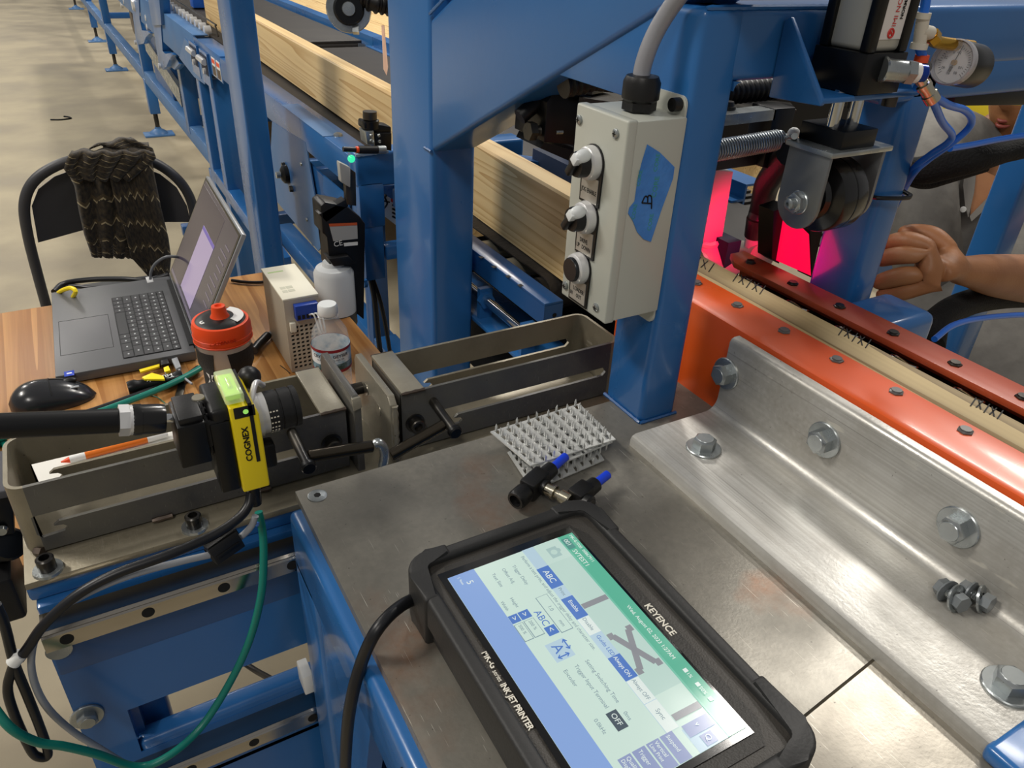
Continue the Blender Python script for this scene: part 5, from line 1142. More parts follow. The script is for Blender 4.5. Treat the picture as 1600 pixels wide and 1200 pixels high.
zc('black_cable','black cable bundle lying behind the laptop, lower strand',[(90,448),(115,447),(150,450),(195,446),(230,438),(250,434)],[DZ+.005]*6,.0038,CABLE,'cable','black cables behind the laptop')
tag(MB().tube([AZ(88,462,DZ+.004),AZ(95,455,DZ+.02),AZ(110,450,DZ+.03),AZ(118,455,DZ+.03),AZ(114,464,DZ+.015)],.0035,8,6).build('yellow_cable',YEL),'yellow cable loop behind the left corner of the laptop','cable')
zc('black_cable','black cable running right from behind the laptop screen over the desk',[(362,438),(385,441),(410,441),(432,437)],DZ+.004,.0028,CABLE)
zc('black_cable','black connector cable lying on the desk between the bottles',[(396,548),(404,538),(412,530),(418,524)],DZ+.010,.0065,CABLE)
zc('grey_cable','silver tipped grey cable curving to the power supply',[(418,524),(426,519),(436,517),(446,520)],DZ+.010,.0035,GRCAB)
tag(MB().prism([AZ(86,600,DZ+.002),AZ(96,588,DZ+.002),AZ(112,592,DZ+.002),AZ(112,606,DZ+.002)],(0,0,.002)).build('blue_notepad',mat('blue_paper','2f7fd0',.6)),'small blue tag poking out between mouse and laptop','tag')
# paper with orange/white pen seen through the tray slot
pap=tag(MB().prism([AZ(40,760,DZ),AZ(60,690,DZ),AZ(330,620,DZ),AZ(345,690,DZ)],(0,0,.0012)).build('paper_sheet',mat('white_paper','e4e2da',.7)),'white paper on the desk seen through the slots of the left tray','paper')
op=thing('orange_pen','orange and white pen on the paper behind the left tray','pen',AZ(160,700,DZ+.002))
a,b=AZ(95,722,DZ+.0065),AZ(262,678,DZ+.0065); d=b-a
MB().cyl(a,a+d*.08,.0008,10,r2=.0038).build('pen_tip',OL,op); MB().cyl(a+d*.08,a+d*.22,.0042,14).build('pen_collar',WHT,op); MB().cyl(a+d*.22,a+d*.8,.0044,14).build('pen_barrel',mat('pen_orange','e0731c',.35),op); MB().cyl(a+d*.8,b,.0044,14).build('pen_end',WHT,op)
# white jar with rim behind bottle
# ================= ink head and white supply bottle =================
yk=1.12
ih=thing('ink_printer_unit','black ink unit bracket with warning label and slim grey sensor on the blue stand','printer unit',AY(530,400,yk))
MB().prism([AY(540,322,yk),AY(562,338,yk),AY(571,350,yk),AY(569,500,yk),AY(545,480,yk),AY(515,420,yk),AY(513,370,yk),AY(504,365,yk),AY(501,322,yk),AY(508,316,yk)],(0,.045,0),.002).build('ink_bracket',BLK,ih)
MB().prism([AY(498,335,yk),AY(540,312,yk),AY(545,322,yk),AY(510,348,yk)],(0,.02,0),.001).build('bracket_lip',BLK,ih)
MB().prism([AY(495,332,yk+.03),AY(538,312,yk+.06),AY(540,330,yk+.05),AY(500,352,yk+.02)],(0,.004,-.01)).build('tray_wall',BLK,ih)
MB().prism([AY(514,350,yk-.001),AY(558,348,yk-.001),AY(559,373,yk-.001),AY(521,377,yk-.001)],(0,.001,0)).build('warning_label',mat('label_grey_white','a9a9a6',.5),ih)
MB().prism([AY(514,350,yk-.0015),AY(558,348,yk-.0015),AY(558,352,yk-.0015),AY(515,354,yk-.0015)],(0,.001,0)).build('warning_label_band',mat('label_orange_band','c4572c',.5),ih)
MB().prism([AY(537,380,yk-.001),AY(559,378,yk-.001),AY(559,383,yk-.001),AY(538,385,yk-.001)],(0,.001,0)).build('serial_label',WHT,ih)
text('CE',AY(522,386,yk-.0015),(1,0,.1),(0,0,1),.012,WHT,ih,'approval_mark',.0002)
MB().prism([AY(530,253,yk-.01),AY(548,262,yk-.01),AY(548,294,yk-.01),AY(533,285,yk-.01)],(0,.014,0),.002).build('grey_sensor',mat('sensor_grey','a3a39e',.45),ih)
MB().prism([AY(545,262,yk),AY(556,270,yk),AY(557,322,yk),AY(541,320,yk),AY(541,290,yk)],(0,.012,0),.001).build('sensor_rail',DKST,ih)
MB().prism([AY(513,405,yk-.012),AY(545,400,yk-.012),AY(557,413,yk-.012),AY(522,417,yk-.012)],(0,.03,0),.002).build('nozzle_seat',BLK,ih)
wbt=thing('ink_supply_bottle','frosted white supply bottle with dark liquid at the bottom, under the black unit','bottle',(0,0,0))
bt=AY(521,415,yk); rB=(AY(557,450,yk).x-AY(496,450,yk).x)/2; bbz=AY(535,508,yk).z
bcx=AY(527,460,yk).x; wbt.location=(bcx,yk+.01,bbz)
hB=bt.z-bbz
FRO=mat('frosted_plastic','cfd2d3',.45,0,alpha=.97)
MB().lathe((bcx,yk+.01,bbz),Z_,[(0,rB*.93),(.002,rB),(hB*.86,rB),(hB*.94,rB*.86),(hB*.975,rB*.55),(hB*1.03,rB*.5)],36).build('bottle_body',FRO,wbt)
MB().lathe((bcx,yk+.01,bbz-.001),Z_,[(0,rB*.95),(.002,rB*1.012),(hB*.24,rB*1.012)],36,True,False).build('dark_liquid',mat('dark_ink','3c3d40',.5),wbt)
# ================= folding chair =================
ch=thing('folding_chair','black metal folding chair with curved back behind the laptop','chair',(0,0,0))
vd=ray(170,330); vd.z=0; vd.normalize(); Q0=AD(170,330,1.95)
def CP(x,y,off=0): d=ray(x,y); q=Q0+vd*off; t=((q-V((0,0,H))).dot(vd))/d.dot(vd); return V((0,0,H))+d*t
ch.location=(Q0.x,Q0.y,0)
arcp=[(86,545),(78,500),(70,470),(55,415),(44,370),(38,330),(42,302),(56,280),(82,262),(115,250),(165,243),(215,246),(252,260),(282,285),(299,315),(305,350),(308,400),(312,450),(318,500)]
P=[CP(x,y) for x,y in arcp]
CHB=mat('chair_black','3c3c3f',.45,.1)
b=MB(); b.tube(P,.0125,14,6); b.build('back_frame',CHB,ch)
# legs to floor
for e,s in ((P[0],-1),(P[-1],1)):
    f_=V((e.x,e.y,0))+vd*(-.18); MB().tube([e,e.lerp(f_,.5),V((f_.x,f_.y,.02))],.0125,12,4).build('leg',CHB,ch); MB().cyl((f_.x,f_.y,0),(f_.x,f_.y,.03),.016,14).build('rubber_foot',RUB,ch)
    r0=V((e.x,e.y,.40))-vd*.06; r1=V((e.x,e.y,0))+vd*.26; MB().tube([r0,r0.lerp(r1,.5),r1],.011,12,3).build('leg',CHB,ch)
rows_=[]
top=[(50,322),(60,296),(85,276),(120,263),(165,256),(215,259),(250,272),(276,293),(292,322)]
bot=[(60,379),(75,375),(100,368),(125,361),(150,355),(190,350),(230,348),(262,347),(298,347)]
for i in range(7):
    t=i/6; rows_.append([CP(a[0]+(b[0]-a[0])*t,a[1]+(b[1]-a[1])*t,.022*sin(pi*k/8)+.006) for k,(a,b) in enumerate(zip(top,bot))])
g=MB(); g.grid(rows_,.002); g.build('backrest',CHB,ch)
sz=.45
sc0=CP(95,470); sc1=CP(305,470)
MB().prism([V((q.x,q.y,sz)) for q in (sc0-vd*.02,sc1-vd*.02,sc1-vd*.36,sc0-vd*.36)],(0,0,.02),.006).build('seat',CHB,ch)
# knitted top draped over it
KN=None
m,n,p=nt_new('patterned_knit'); N=n.nodes.new; L_=n.links.new
tc=N('ShaderNodeTexCoord'); 
no=N('ShaderNodeTexNoise'); no.inputs['Scale'].default_value=22; no.inputs['Detail'].default_value=5; L_(tc.outputs['UV'],no.inputs['Vector'])
cr=N('ShaderNodeValToRGB'); cr.color_ramp.elements[0].position=.38; cr.color_ramp.elements[0].color=hx('17130f'); cr.color_ramp.elements[1].position=.66; cr.color_ramp.elements[1].color=hx('3f3423'); L_(no.outputs[0],cr.inputs[0])
sp=N('ShaderNodeSeparateXYZ'); L_(tc.outputs['UV'],sp.inputs[0])
def M(op,a,b=None,c=None):
    q=N('ShaderNodeMath'); q.operation=op
    for k,v in enumerate((a,b,c)):
        if v is None: continue
        if isinstance(v,(int,float)): q.inputs[k].default_value=v
        else: L_(v,q.inputs[k])
    return q.outputs[0]
tri=M('PINGPONG',M('MULTIPLY',sp.outputs[0],5.5),.5)       # zigzag across
v4=M('MULTIPLY',sp.outputs[1],5.2)
fr=M('FRACT',M('ADD',v4,M('MULTIPLY',tri,.45)))
ln_=M('LESS_THAN',M('ABSOLUTE',M('SUBTRACT',fr,.5)),.035)
n3=N('ShaderNodeTexNoise'); n3.inputs['Scale'].default_value=9; L_(tc.outputs['UV'],n3.inputs['Vector'])
ln2=M('MULTIPLY',ln_,M('GREATER_THAN',n3.outputs[0],.46))
bandm=M('LESS_THAN',M('ABSOLUTE',M('SUBTRACT',fr,.60)),.07); 
mx=N('ShaderNodeMix'); mx.data_type='RGBA'; L_(M('MULTIPLY',bandm,.55),mx.inputs[0]); L_(cr.outputs[0],mx.inputs[6]); mx.inputs[7].default_value=hx('54452a')
mx2=N('ShaderNodeMix'); mx2.data_type='RGBA'; L_(M('MULTIPLY',ln2,.85),mx2.inputs[0]); L_(mx.outputs[2],mx2.inputs[6]); mx2.inputs[7].default_value=hx('a99a78')
L_(mx2.outputs[2],p.inputs['Base Color']); p.inputs['Roughness'].default_value=.95; p.inputs['Sheen Weight'].default_value=.15
bu=N('ShaderNodeBump'); bu.inputs['Strength'].default_value=.5; bu.inputs['Distance'].default_value=.003; n4=N('ShaderNodeTexNoise'); n4.inputs['Scale'].default_value=170; L_(tc.outputs['UV'],n4.inputs['Vector']); L_(n4.outputs[0],bu.inputs['Height']); L_(bu.outputs[0],p.inputs['Normal'])
KN=m
def cloth(name,left,right,fold,par,off=-.03,n=26,amp=.012,seed=0):
    """left/right: pixel polylines (top -> bottom) that bound the hanging cloth"""
    def samp(pl,t):
        L=len(pl)-1; k=min(int(t*L),L-1); f=t*L-k; return (pl[k][0]+(pl[k+1][0]-pl[k][0])*f,pl[k][1]+(pl[k+1][1]-pl[k][1])*f)
    me=bpy.data.meshes.new(name); vs=[];uv=[];fs=[]; nr=40
    for i in range(nr+1):
        t=i/nr; a=samp(left,t); b=samp(right,t)
        for j in range(n+1):
            s=j/n; o=off-amp*(.5+.5*sin(s*fold*2*pi+seed+t*.9))-amp*.5*sin(s*pi)
            if t<.08: o+= (.08-t)/.08*.05
            vs.append(CP(a[0]+(b[0]-a[0])*s,a[1]+(b[1]-a[1])*s+2.5*sin(s*fold*2*pi+seed),o)-wloc(par)); uv.append((s,1-t))
    for i in range(nr):
        for j in range(n): k=i*(n+1)+j; fs.append((k,k+1,k+n+2,k+n+1))
    me.from_pydata(vs,[],fs); l=me.uv_layers.new(name='UVMap')
    for lp in me.loops: l.data[lp.index].uv=uv[lp.vertex_index]
    me.materials.append(KN); me.polygons.foreach_set('use_smooth',[True]*len(me.polygons))
    o=bpy.data.objects.new(name,me); COL.objects.link(o); o.parent=par
    sm=o.modifiers.new('thickness','SOLIDIFY'); sm.thickness=.004; return o
sw=thing('knitted_jumper','dark patterned knitted jumper draped over the back of the folding chair','jumper',Q0-vd*.02)
cloth('hanging_body',[(104,262),(118,290),(125,330),(133,365),(140,385),(145,400)],[(225,222),(228,260),(232,310),(222,350),(215,380),(206,402)],3.2,sw,off=-.028,amp=.014)
cloth('hanging_sleeve',[(160,222),(170,270),(182,320),(195,360),(205,400),(232,430)],[(232,222),(240,270),(250,320),(262,370),(266,400),(262,434)],1.1,sw,off=-.040,amp=.013,seed=1.5)
cloth('gathered_shoulder',[(112,236),(104,250),(100,262),(108,274),(122,282)],[(240,236),(243,244),(236,252),(222,262),(200,280)],4.2,sw,off=-.045,amp=.016,seed=.6)
cloth('gathered_shoulder',[(140,232),(150,227),(158,222)],[(205,214),(238,230),(243,246)],2.0,sw,off=-.02,amp=.010,seed=2)
cloth('hem_rib',[(144,384),(145,400)],[(204,374),(206,402)],7,sw,off=-.034,n=40,amp=.006)
tag(MB().tube([AZ(79,187,.004),AZ(96,187,.004),AZ(110,185,.004),AZ(108,183,.004),AZ(100,182,.004)],.006,6,3).build('wire_scrap',INK),'small bent black wire scrap lying on the concrete floor','wire')
# ================= belt conveyor =================
BELT=mat('belt_rubber','1f1b18',.6,0,'2b2622',30,bump=.6,bs=140)
BELTS=mat('smooth_belt','1f1b18',.55,0,'29241f',5,(1,3,1),bump=.1)
cv=thing('belt_conveyor','near blue belt conveyor section carrying the pine board','conveyor',(.75,1.8,0))
MB().box((.535,.74,.911),(1.015,2.78,.9155),.0015).build('belt',BELTS,cv)
RY0=1.30
MB().box((.475,RY0,.858),(.4785,2.62,.921),.0008).build('side_rail',BLUE,cv)
MB().box((.4785,RY0,.9175),(.5300,2.62,.921),.0008).build('rail_top_flange',BLUE,cv)
MB().box((.527,RY0,.885),(.530,2.62,.9175)).build('rail_inner_web',BLUE2,cv)
MB().box((.4735,1.60,.9212),(.5135,1.92,.9222)).build('wear_plate',BLUEG,cv)
MB().lathe((.505,1.60,.921),Z_,[(0,.010),(.004,.009),(.006,.006)],20).build('rail_bolt',ZINC,cv)
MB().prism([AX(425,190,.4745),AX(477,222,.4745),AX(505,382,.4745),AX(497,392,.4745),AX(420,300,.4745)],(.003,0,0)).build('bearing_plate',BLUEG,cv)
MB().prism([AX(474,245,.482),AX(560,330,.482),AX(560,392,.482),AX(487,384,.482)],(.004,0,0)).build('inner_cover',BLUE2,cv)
MB().prism([AX(505,274,.474),AX(545,308,.474),AX(545,330,.474),AX(530,328,.474),AX(505,300,.474)],(.003,0,0)).build('lower_flange',BLUE,cv)
bp=AX(449,272,.4745)
be=MB().lathe(bp,(-1,0,0),[(0,.024),(.010,.022),(.016,.014),(.018,.008)],24).build('flange_bearing',BLKM,cv)
MB().lathe(bp+V((-.016,0,0)),(-1,0,0),[(0,.009),(.012,.008)],16).build('shaft_end',ZINC,be)
MB().lathe(AX(445,258,.474),(-1,0,0),[(0,.008),(.008,.007)],6).build('bearing_bolt',DKST,be); MB().lathe(AX(457,295,.474),(-1,0,0),[(0,.008),(.008,.007)],6).build('bearing_bolt',DKST,be)
for q in ((471,256),(480,343)): MB().lathe(AX(*q,.474),(-1,0,0),[(0,.005),(.003,.004)],14).build('rivet',ZINC,cv)
MB().box((1.028,.95,.86),(1.032,2.784,.945)).build('far_side_rail',BLUE,cv)
MB().box((1.032,.95,.941),(1.075,2.784,.945)).build('far_rail_flange',BLUE,cv)
MB().box((1.000,.95,.915),(1.028,2.78,.919)).build('far_rail_flange',BLUE,cv)
for y in (1.45,2.5): MB().box((.505,y,0),(.545,y+.04,.858),.003).build('leg',BLUE2,cv)
for y in (1.45,2.5): MB().box((1.0,y,0),(1.04,y+.04,.858),.003).build('leg',BLUE2,cv)
b=MB().bar(AX(445,362,.56),AX(640,585,.56),.05,.055,.003).build('floor_beam',BLUE,cv)
MB().box((.56,1.15,.39),(1.02,1.19,.44),.003).build('cross_beam',BLUE2,cv)
# infeed end: channel, rollers, shaft
nb=thing('infeed_roller_frame','blue slotted channel with steel rollers and shaft left of the grey control box','roller frame',(.55,.85,.85))
CH0,CH1,CT=.466,.493,.929; ce=AX(852,462,CH0).y
MB().box((CH0,ce,CT-.0035),(CH1,1.20,CT),.0006).build('channel_top',BLUE2,nb); MB().box((CH0,ce,CT-.030),(CH0+.003,1.20,CT-.0035)).build('channel_side',BLUE2,nb); MB().box((CH0+.003,ce,CT-.030),(CH1,ce+.0035,CT-.0035)).build('channel_end',BLUE2,nb)
for px,py in ((752,402),(772,417),(794,432),(813,446)): q=AZ(px,py,CT); MB().box((q.x-.003,q.y-.0035,CT),(q.x+.003,q.y+.0035,CT+.0003)).build('square_hole',INK,nb)
MB().lathe(((CH0+CH1)/2+.002,ce-.0002,CT-.018),(0,-1,0),[(0,.003),(.0003,.003)],12).build('end_hole',INK,nb)
for q in ((748,382),(786,404)):
    y=AX(*q,.498).y
    MB().lathe((.498,y,.905),X_,[(0,.004),(.001,.010),(.006,.0145),(.12,.0155)],26).build('idler_roller',mat('worn_roller','b0a894',.3,.6) if 'worn_roller' not in bpy.data.materials else bpy.data.materials['worn_roller'],nb)
y=AX(832,430,.498).y
MB().lathe((.505,y,.899),X_,[(0,.016),(.002,.0225),(.3,.0225)],32).build('end_pulley',BLK,nb)
be_=.515
MB().box((be_,y,.9215),(.60,1.29,.9235)).build('belt_edge',BELT,nb)
MB().prism([V((be_,y+.0245*cos(a),.899+.0245*sin(a))) for a in [pi/2+k*pi/10 for k in range(10)]]+[V((be_,y+.0225*cos(a),.899+.0225*sin(a))) for a in [pi/2+k*pi/10 for k in range(9,-1,-1)]],(.085,0,0)).build('belt_wrap',BELT,nb)
MB().cyl((.468,1.0,.868),(.468,.735,.868),.0065,18).build('tension_shaft',CHROME,nb)
for y in (.86,.742): MB().lathe((.468,y+.008,.868),(0,-1,0),[(0,.012),(.010,.012)],6).build('shaft_nut',BLUE,nb)
MB().box((.455,.74,.832),(.53,1.02,.838),.001).build('base_plate',BLUE,nb); MB().box((.460,.866,.838),(.480,.874,.884)).build('shaft_block',BLUE,nb); MB().box((.460,.748,.838),(.480,.755,.884)).build('shaft_block',BLUE,nb)
MB().lathe(AZ(753,482,.838),Z_,[(0,.007),(.003,.006)],16).build('base_bolt',BLUE,nb)
MB().lathe(AX(790,452,.49),(-1,.0,.3),[(0,.006),(.008,.006)],6).build('wing_nut',ZINC,nb)
MB().box((.50,.55,.70),(1.0,1.25,.80),.003).build('dark_pan',mat('pan_black','0b0c0e',.7),nb)
MB().box((.453,.80,.55),(.50,1.3,.60),.003).build('lower_rail',BLUE,nb)
# ---- sensor stand (cap tube)
ss=thing('sensor_stand','blue square tube stand with rounded top beam left of the centre post','stand',(.43,1.22,.76))
MB().box((.4055,1.2,.934),(.72,1.245,.992),.006,3).build('top_tube',BLUE,ss)
MB().box((.4070,1.2,.865),(.452,1.243,.945),.004).build('sleeve_tube',BLUE,ss); MB().box((.4115,1.202,.768),(.448,1.240,.87),.003).build('drop_tube',BLUE,ss)
MB().lathe(AX(573,442,.4115),(-1,0,0),[(0,.008),(.006,.008)],6).build('tube_bolt',BLUE,ss)
MB().box((.452,1.205,.80),(.60,1.235,.825),.003).build('side_arm',BLUE,ss)
bead([(.405,1.2,.991),(.46,1.199,.993)],.004,ss,mat('light_weld','9fb4cc',.4,.3))
tag(MB().tube([V((.425,1.22,.768)),V((.428,1.21,.72)),V((.43,1.20,.62)),V((.445,1.19,.45)),V((.46,1.18,.2)),V((.47,1.18,.01))],.005,8,5).build('black_cable',CABLE),'left black cable hanging from the foot of the blue sensor stand','cable')
tag(MB().tube([V((.430,1.225,.768)),V((.442,1.21,.70)),V((.452,1.20,.58)),V((.46,1.19,.40)),V((.49,1.18,.01))],.004,8,5).build('black_cable',CABLE),'right black cable hanging from the foot of the blue sensor stand','cable')
sl=thing('warning_sign_box','blue box with white pinch warning label between stand and centre post','box',(.5,1.3,.8))
y_=1.27
MB().prism([AY(598,290,y_),AY(625,288,y_),AY(680,330,y_),AY(680,372,y_),AY(598,330,y_)],(0,.05,0),.002).build('box_body',BLUE,sl)
MB().prism([AY(597,302,y_-.001),AY(632,322,y_-.001),AY(632,362,y_-.001),AY(597,335,y_-.001)],(0,.0008,0)).build('warning_label',WHT,sl)
MB().prism([AY(611,310,y_-.002),AY(617,313,y_-.002),AY(617,318,y_-.002),AY(611,315,y_-.002)],(0,.0008,0)).build('red_mark',RDI,sl)
MB().tube([AY(601,308,y_-.002),AY(605,318,y_-.002),AY(600,326,y_-.002)],.0015,6,4).build('pictogram',INK,sl); MB().tube([AY(600,314,y_-.002),AY(609,316,y_-.002)],.0013,6,1).build('pictogram',INK,sl); MB().sph(AY(602,306,y_-.002),.003,8).build('pictogram',INK,sl)
for k in range(4): MB().tube([AY(613,320+k*6,y_-.002),AY(619,323+k*6,y_-.002)],.0018,6,1).build('pictogram',INK,sl)
# ---- photo sensor on top of rail
ph=thing('rail_sensor','black and silver sensor head with orange banded plug beside the board','sensor',AZ(580,232,.921))
MB().cyl(AY(578,186,1.19)+V((0,0,.0)),AY(578,178,1.19)+V((0,0,.004)),.011,20).build('top_bolt',DKST,ph)
MB().lathe(AY(579,200,1.19),Z_,[(0,.014),(.012,.014),(.013,.009)],22).build('swivel',BLKM,ph)
MB().prism([AY(569,190,1.18),AY(612,198,1.18),AY(612,212,1.18),AY(590,206,1.18),AY(569,203,1.18)],(0,.03,0),.003).build('arm_block',BLKM,ph)
MB().prism([AY(571,206,1.175),AY(584,204,1.175),AY(586,228,1.175),AY(574,226,1.175)],(0,.03,0),.001).build('silver_bracket',ZINC,ph)
MB().prism([AY(586,208,1.175),AY(612,208,1.175),AY(612,236,1.175),AY(586,232,1.175)],(0,.03,0),.001).build('sensor_body',BLKM,ph)
for q in ((580,212),(580,220),(592,212),(593,221)): MB().lathe(AY(*q,1.174),(0,-1,0),[(0,.003),(.002,.002)],10).build('set_screw',ZINC,ph)
MB().cyl(AY(536,233,1.16),AY(556,234,1.16),.004,12).build('sensor_cord',CABLE,ph); MB().cyl(AY(556,234,1.16),AY(560,234,1.16),.0052,12).build('orange_band',OL,ph); MB().cyl(AY(560,234,1.16),AY(590,234,1.16),.0062,14).build('plug',BLK,ph); MB().cyl(AY(590,234,1.16),AY(602,234,1.16),.0066,14).build('plug_ring',ZINC,ph)
tag(MB().sph(AY(549,248,1.165),.006,14).build('green_indicator',em('green_indicator_light','35e0a0',1.2)),'small glowing green indicator light beside the grey sensor','indicator light')
# hanging wheel assembly at top
hw_=thing('hanging_guide_wheel','grey guide wheel bracket with black corrugated hose above the belt','guide wheel',AD(560,10,1.5))
c=AD(545,14,1.5); MB().lathe(c,ray(545,14),[(0,.042),(.008,.044),(.022,.042)],32).build('wheel_housing',ZINC,hw_); MB().lathe(c-ray(545,14).normalized()*.012,ray(545,14),[(0,.026),(.01,.03)],28).build('wheel_face',BLKM,hw_)
MB().lathe(c-ray(545,14).normalized()*.018,ray(545,14),[(0,.012),(.01,.014)],20).build('hub',ZINC,hw_)
MB().bar(AD(556,20,1.52),AD(556,52,1.52),.012,.012).build('pin',ZINC,hw_)
MB().prism([AD(560,15,1.53),AD(572,18,1.53),AD(566,38,1.53),AD(548,40,1.53)],(0,.03,0),.002).build('side_cheek',ZINC,hw_)
corr([AD(560,-6,1.5),AD(585,4,1.5),AD(625,12,1.52)],.020,'black corrugated hose leaving the hanging guide wheel',.011)
tag(MB().prism([AD(596,40,1.5),AD(600,40,1.5),AD(606,105,1.45),AD(604,118,1.45),AD(599,108,1.45)],(.003,.006,0)).build('wooden_pointer',mat('pale_rod','c9a48c',.5)),'pale tapered rod hanging down behind the centre post','rod')
# ================= far conveyor =================
fc=thing('far_belt_conveyor','distant blue belt conveyor section with rollers, brackets and levelling feet','conveyor',(.75,5,0))
MB().box((1.028,2.786,.86),(1.032,8.0,.945)).build('far_side_rail',BLUE,fc)
MB().box((1.032,2.786,.941),(1.075,8.0,.945)).build('far_rail_flange',BLUE,fc)
MB().box((.535,2.86,.915),(1.015,8.2,.925),.002).build('belt',BELTS,fc)
MB().cyl((.56,2.88,.905),(1.0,2.88,.905),.022,24).build('end_roller',BELTS,fc)
MB().box((.475,2.62,.845),(.480,3.05,.925),.001).build('side_rail',BLUE,fc); MB().box((.48,2.62,.921),(.53,3.0,.925),.001).build('rail_top_flange',BLUE,fc)
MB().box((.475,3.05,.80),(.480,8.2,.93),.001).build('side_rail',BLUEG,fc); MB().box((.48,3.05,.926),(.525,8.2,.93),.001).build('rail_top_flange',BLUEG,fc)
for i in range(11): MB().cyl((.522,3.10+i*.085,.935),(.545,3.10+i*.085,.935),.018,14).build('side_roller',SILV,fc)
MB().tube([(.55,3.0,.93),(.55,3.03,.96),(.55,3.1,.965),(.55,4.0,.965)],.003,8,4).build('guard_rail',DKST,fc)
for y0_,y1_ in ((2.80,2.93),(2.98,3.12)):
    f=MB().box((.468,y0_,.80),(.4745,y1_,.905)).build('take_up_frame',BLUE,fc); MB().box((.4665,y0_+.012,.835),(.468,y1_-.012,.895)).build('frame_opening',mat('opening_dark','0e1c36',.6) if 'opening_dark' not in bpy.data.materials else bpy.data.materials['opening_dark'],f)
    MB().cyl((.461,y0_+.015,.878),(.461,y1_-.01,.878),.010,14).build('take_up_bolt',SILV,f); MB().cyl((.459,(y0_+y1_)/2-.01,.845),(.4665,(y0_+y1_)/2-.01,.845),.010,14).build('take_up_nut',SILV,f)
for k,yy in enumerate((2.66,2.73)):
    w=MB().box((.4735,yy-.027,.85),(.4748,yy+.027,.905)).build('warning_label',WHT,fc); MB().box((.4728,yy-.022,.852),(.4736,yy+.022,.880)).build('label_text_block',mat('label_dark','5a4a3a',.6) if k==0 else bpy.data.materials['label_dark'],w); MB().box((.4728,yy-.022,.888),(.4736,yy+.022,.900)).build('label_header',OL if k==0 else OL,w)
MB().prism([AX(288,60,.470),AX(320,100,.470),AX(320,132,.470),AX(303,120,.470),AX(280,90,.470)],(.004,0,0)).build('mounting_plate',BLUEG,fc)
for y in (3.13,2.88): MB().box((.478,y-.04,0),(.535,y+.03,.82),.003).build('column',BLUE,fc)
MB().bar((.50,3.13,.43),(.50,2.20,.40),.045,.05,.003).build('lower_beam',BLUE,fc)
MB().box((.50,3.3,.33),(1.0,3.35,.39),.003).build('cross_beam',BLUE,fc); MB().box((.36,3.36,.10),(.9,3.41,.15),.003).build('cross_beam',BLUE2,fc); MB().box((.54,2.9,.42),(.9,2.94,.47),.003).build('cross_beam',BLUE2,fc)
MB().box((.55,2.88,.471),(.75,2.93,.51),.001).build('white_carton',WHT,fc)
# long floor beam on feet
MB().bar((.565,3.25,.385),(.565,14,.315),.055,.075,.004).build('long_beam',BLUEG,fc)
for y in (5.6,8.05,9.8,12.8):
    zb_=.35
    MB().box((.535,y-.04,.14),(.595,y+.04,zb_),.003).build('leg',BLUE,fc)
    MB().cyl((.565,y,.03),(.565,y,.15),.014,12).build('levelling_screw',DKST,fc)
    MB().lathe((.565,y,.012),Z_,[(0,.055),(.012,.05),(.03,.02),(.04,.018)],20).build('levelling_cone',BLUEG,fc); MB().box((.475,y-.06,0),(.655,y+.06,.012),.002).build('foot_plate',BLUEG,fc)
for y in (4.0,5.55,8.0,9.9,12.5): MB().box((.535,y-.04,.38),(.595,y+.04,.83),.003).build('column',BLUE,fc)
for y in (4.4,6.5,9,11): MB().box((.58,y,.31),(1.05,y+.05,.36),.003).build('cross_beam',BLUE2,fc)
for y in (3.3,5.6,8.05): MB().box((1.0,y,0),(1.05,y+.06,.86),.003).build('column',BLUE2,fc)
MB().box((.56,4.55,.42),(.80,5.15,.80),.01).build('drive_guard',BLUE2,fc); MB().cyl((.50,5.25,.72),(.62,5.25,.72),.075,22,bev=.01).build('drive_motor',mat('motor_brown','4a3f36',.4,.3),fc); MB().bar((.56,5.3,.60),(.56,4.2,.50),.02,.09).build('drain_chute',ZINC,fc)
# swing arms with hooks
def arm2(pts,nm,label,x):
    t=thing('hinged_arm',label,'machine arm',AX(*pts[0],x),'hinged arms on the far conveyor')
    MB().prism([AX(a,b,x) for a,b in pts],(.03,0,0),.002).build('arm_plate',BLUE,t); return t
t=arm2([(202,-20),(216,-20),(218,30),(222,48),(230,48),(234,52),(228,58),(224,68),(216,70),(212,62)],'a','blue hinged arm with hook beside the brown motor',.47); MB().lathe(AX(209,6,.47),(-1,0,0),[(0,.035),(.01,.03)],16).build('pivot_pin',SILV,t); MB().lathe(AX(213,66,.47),(-1,0,0),[(0,.012),(.01,.012)],10).build('hook_bolt',SILV,t)
t=arm2([(236,20),(250,20),(254,80),(258,84),(268,82),(270,86),(264,94),(260,104),(254,109),(248,100)],'b','blue hinged arm with hook below the square sleeve tube',.47); MB().prism([AX(228,-20,.462),(AX(247,-20,.462)),AX(252,39,.462),AX(238,40,.462)],(.04,0,0),.002).build('sleeve_tube',BLUE,t); MB().lathe(AX(251,103,.47),(-1,0,0),[(0,.012),(.01,.012)],10).build('hook_bolt',SILV,t)
arm2([(266,84),(274,88),(280,100),(272,109),(266,104)],'c','small blue hook plate right of the hinged arms',.49)
t=thing('link_plate','grey galvanised link plate with bolts between the hinged arms','plate',AX(225,20,.48)); MB().prism([AX(175,-20,.485),AX(228,-20,.485),AX(246,60,.485),AX(232,52,.485),AX(218,28,.485)],(.004,0,0)).build('plate_body',ZINC,t)
for q in ((219,8),(219,16),(222,20),(231,28),(233,42),(196,2),(192,8)): MB().lathe(AX(*q,.484),(-1,0,0),[(0,.016),(.012,.014)],10).build('plate_bolt',SILV,t)
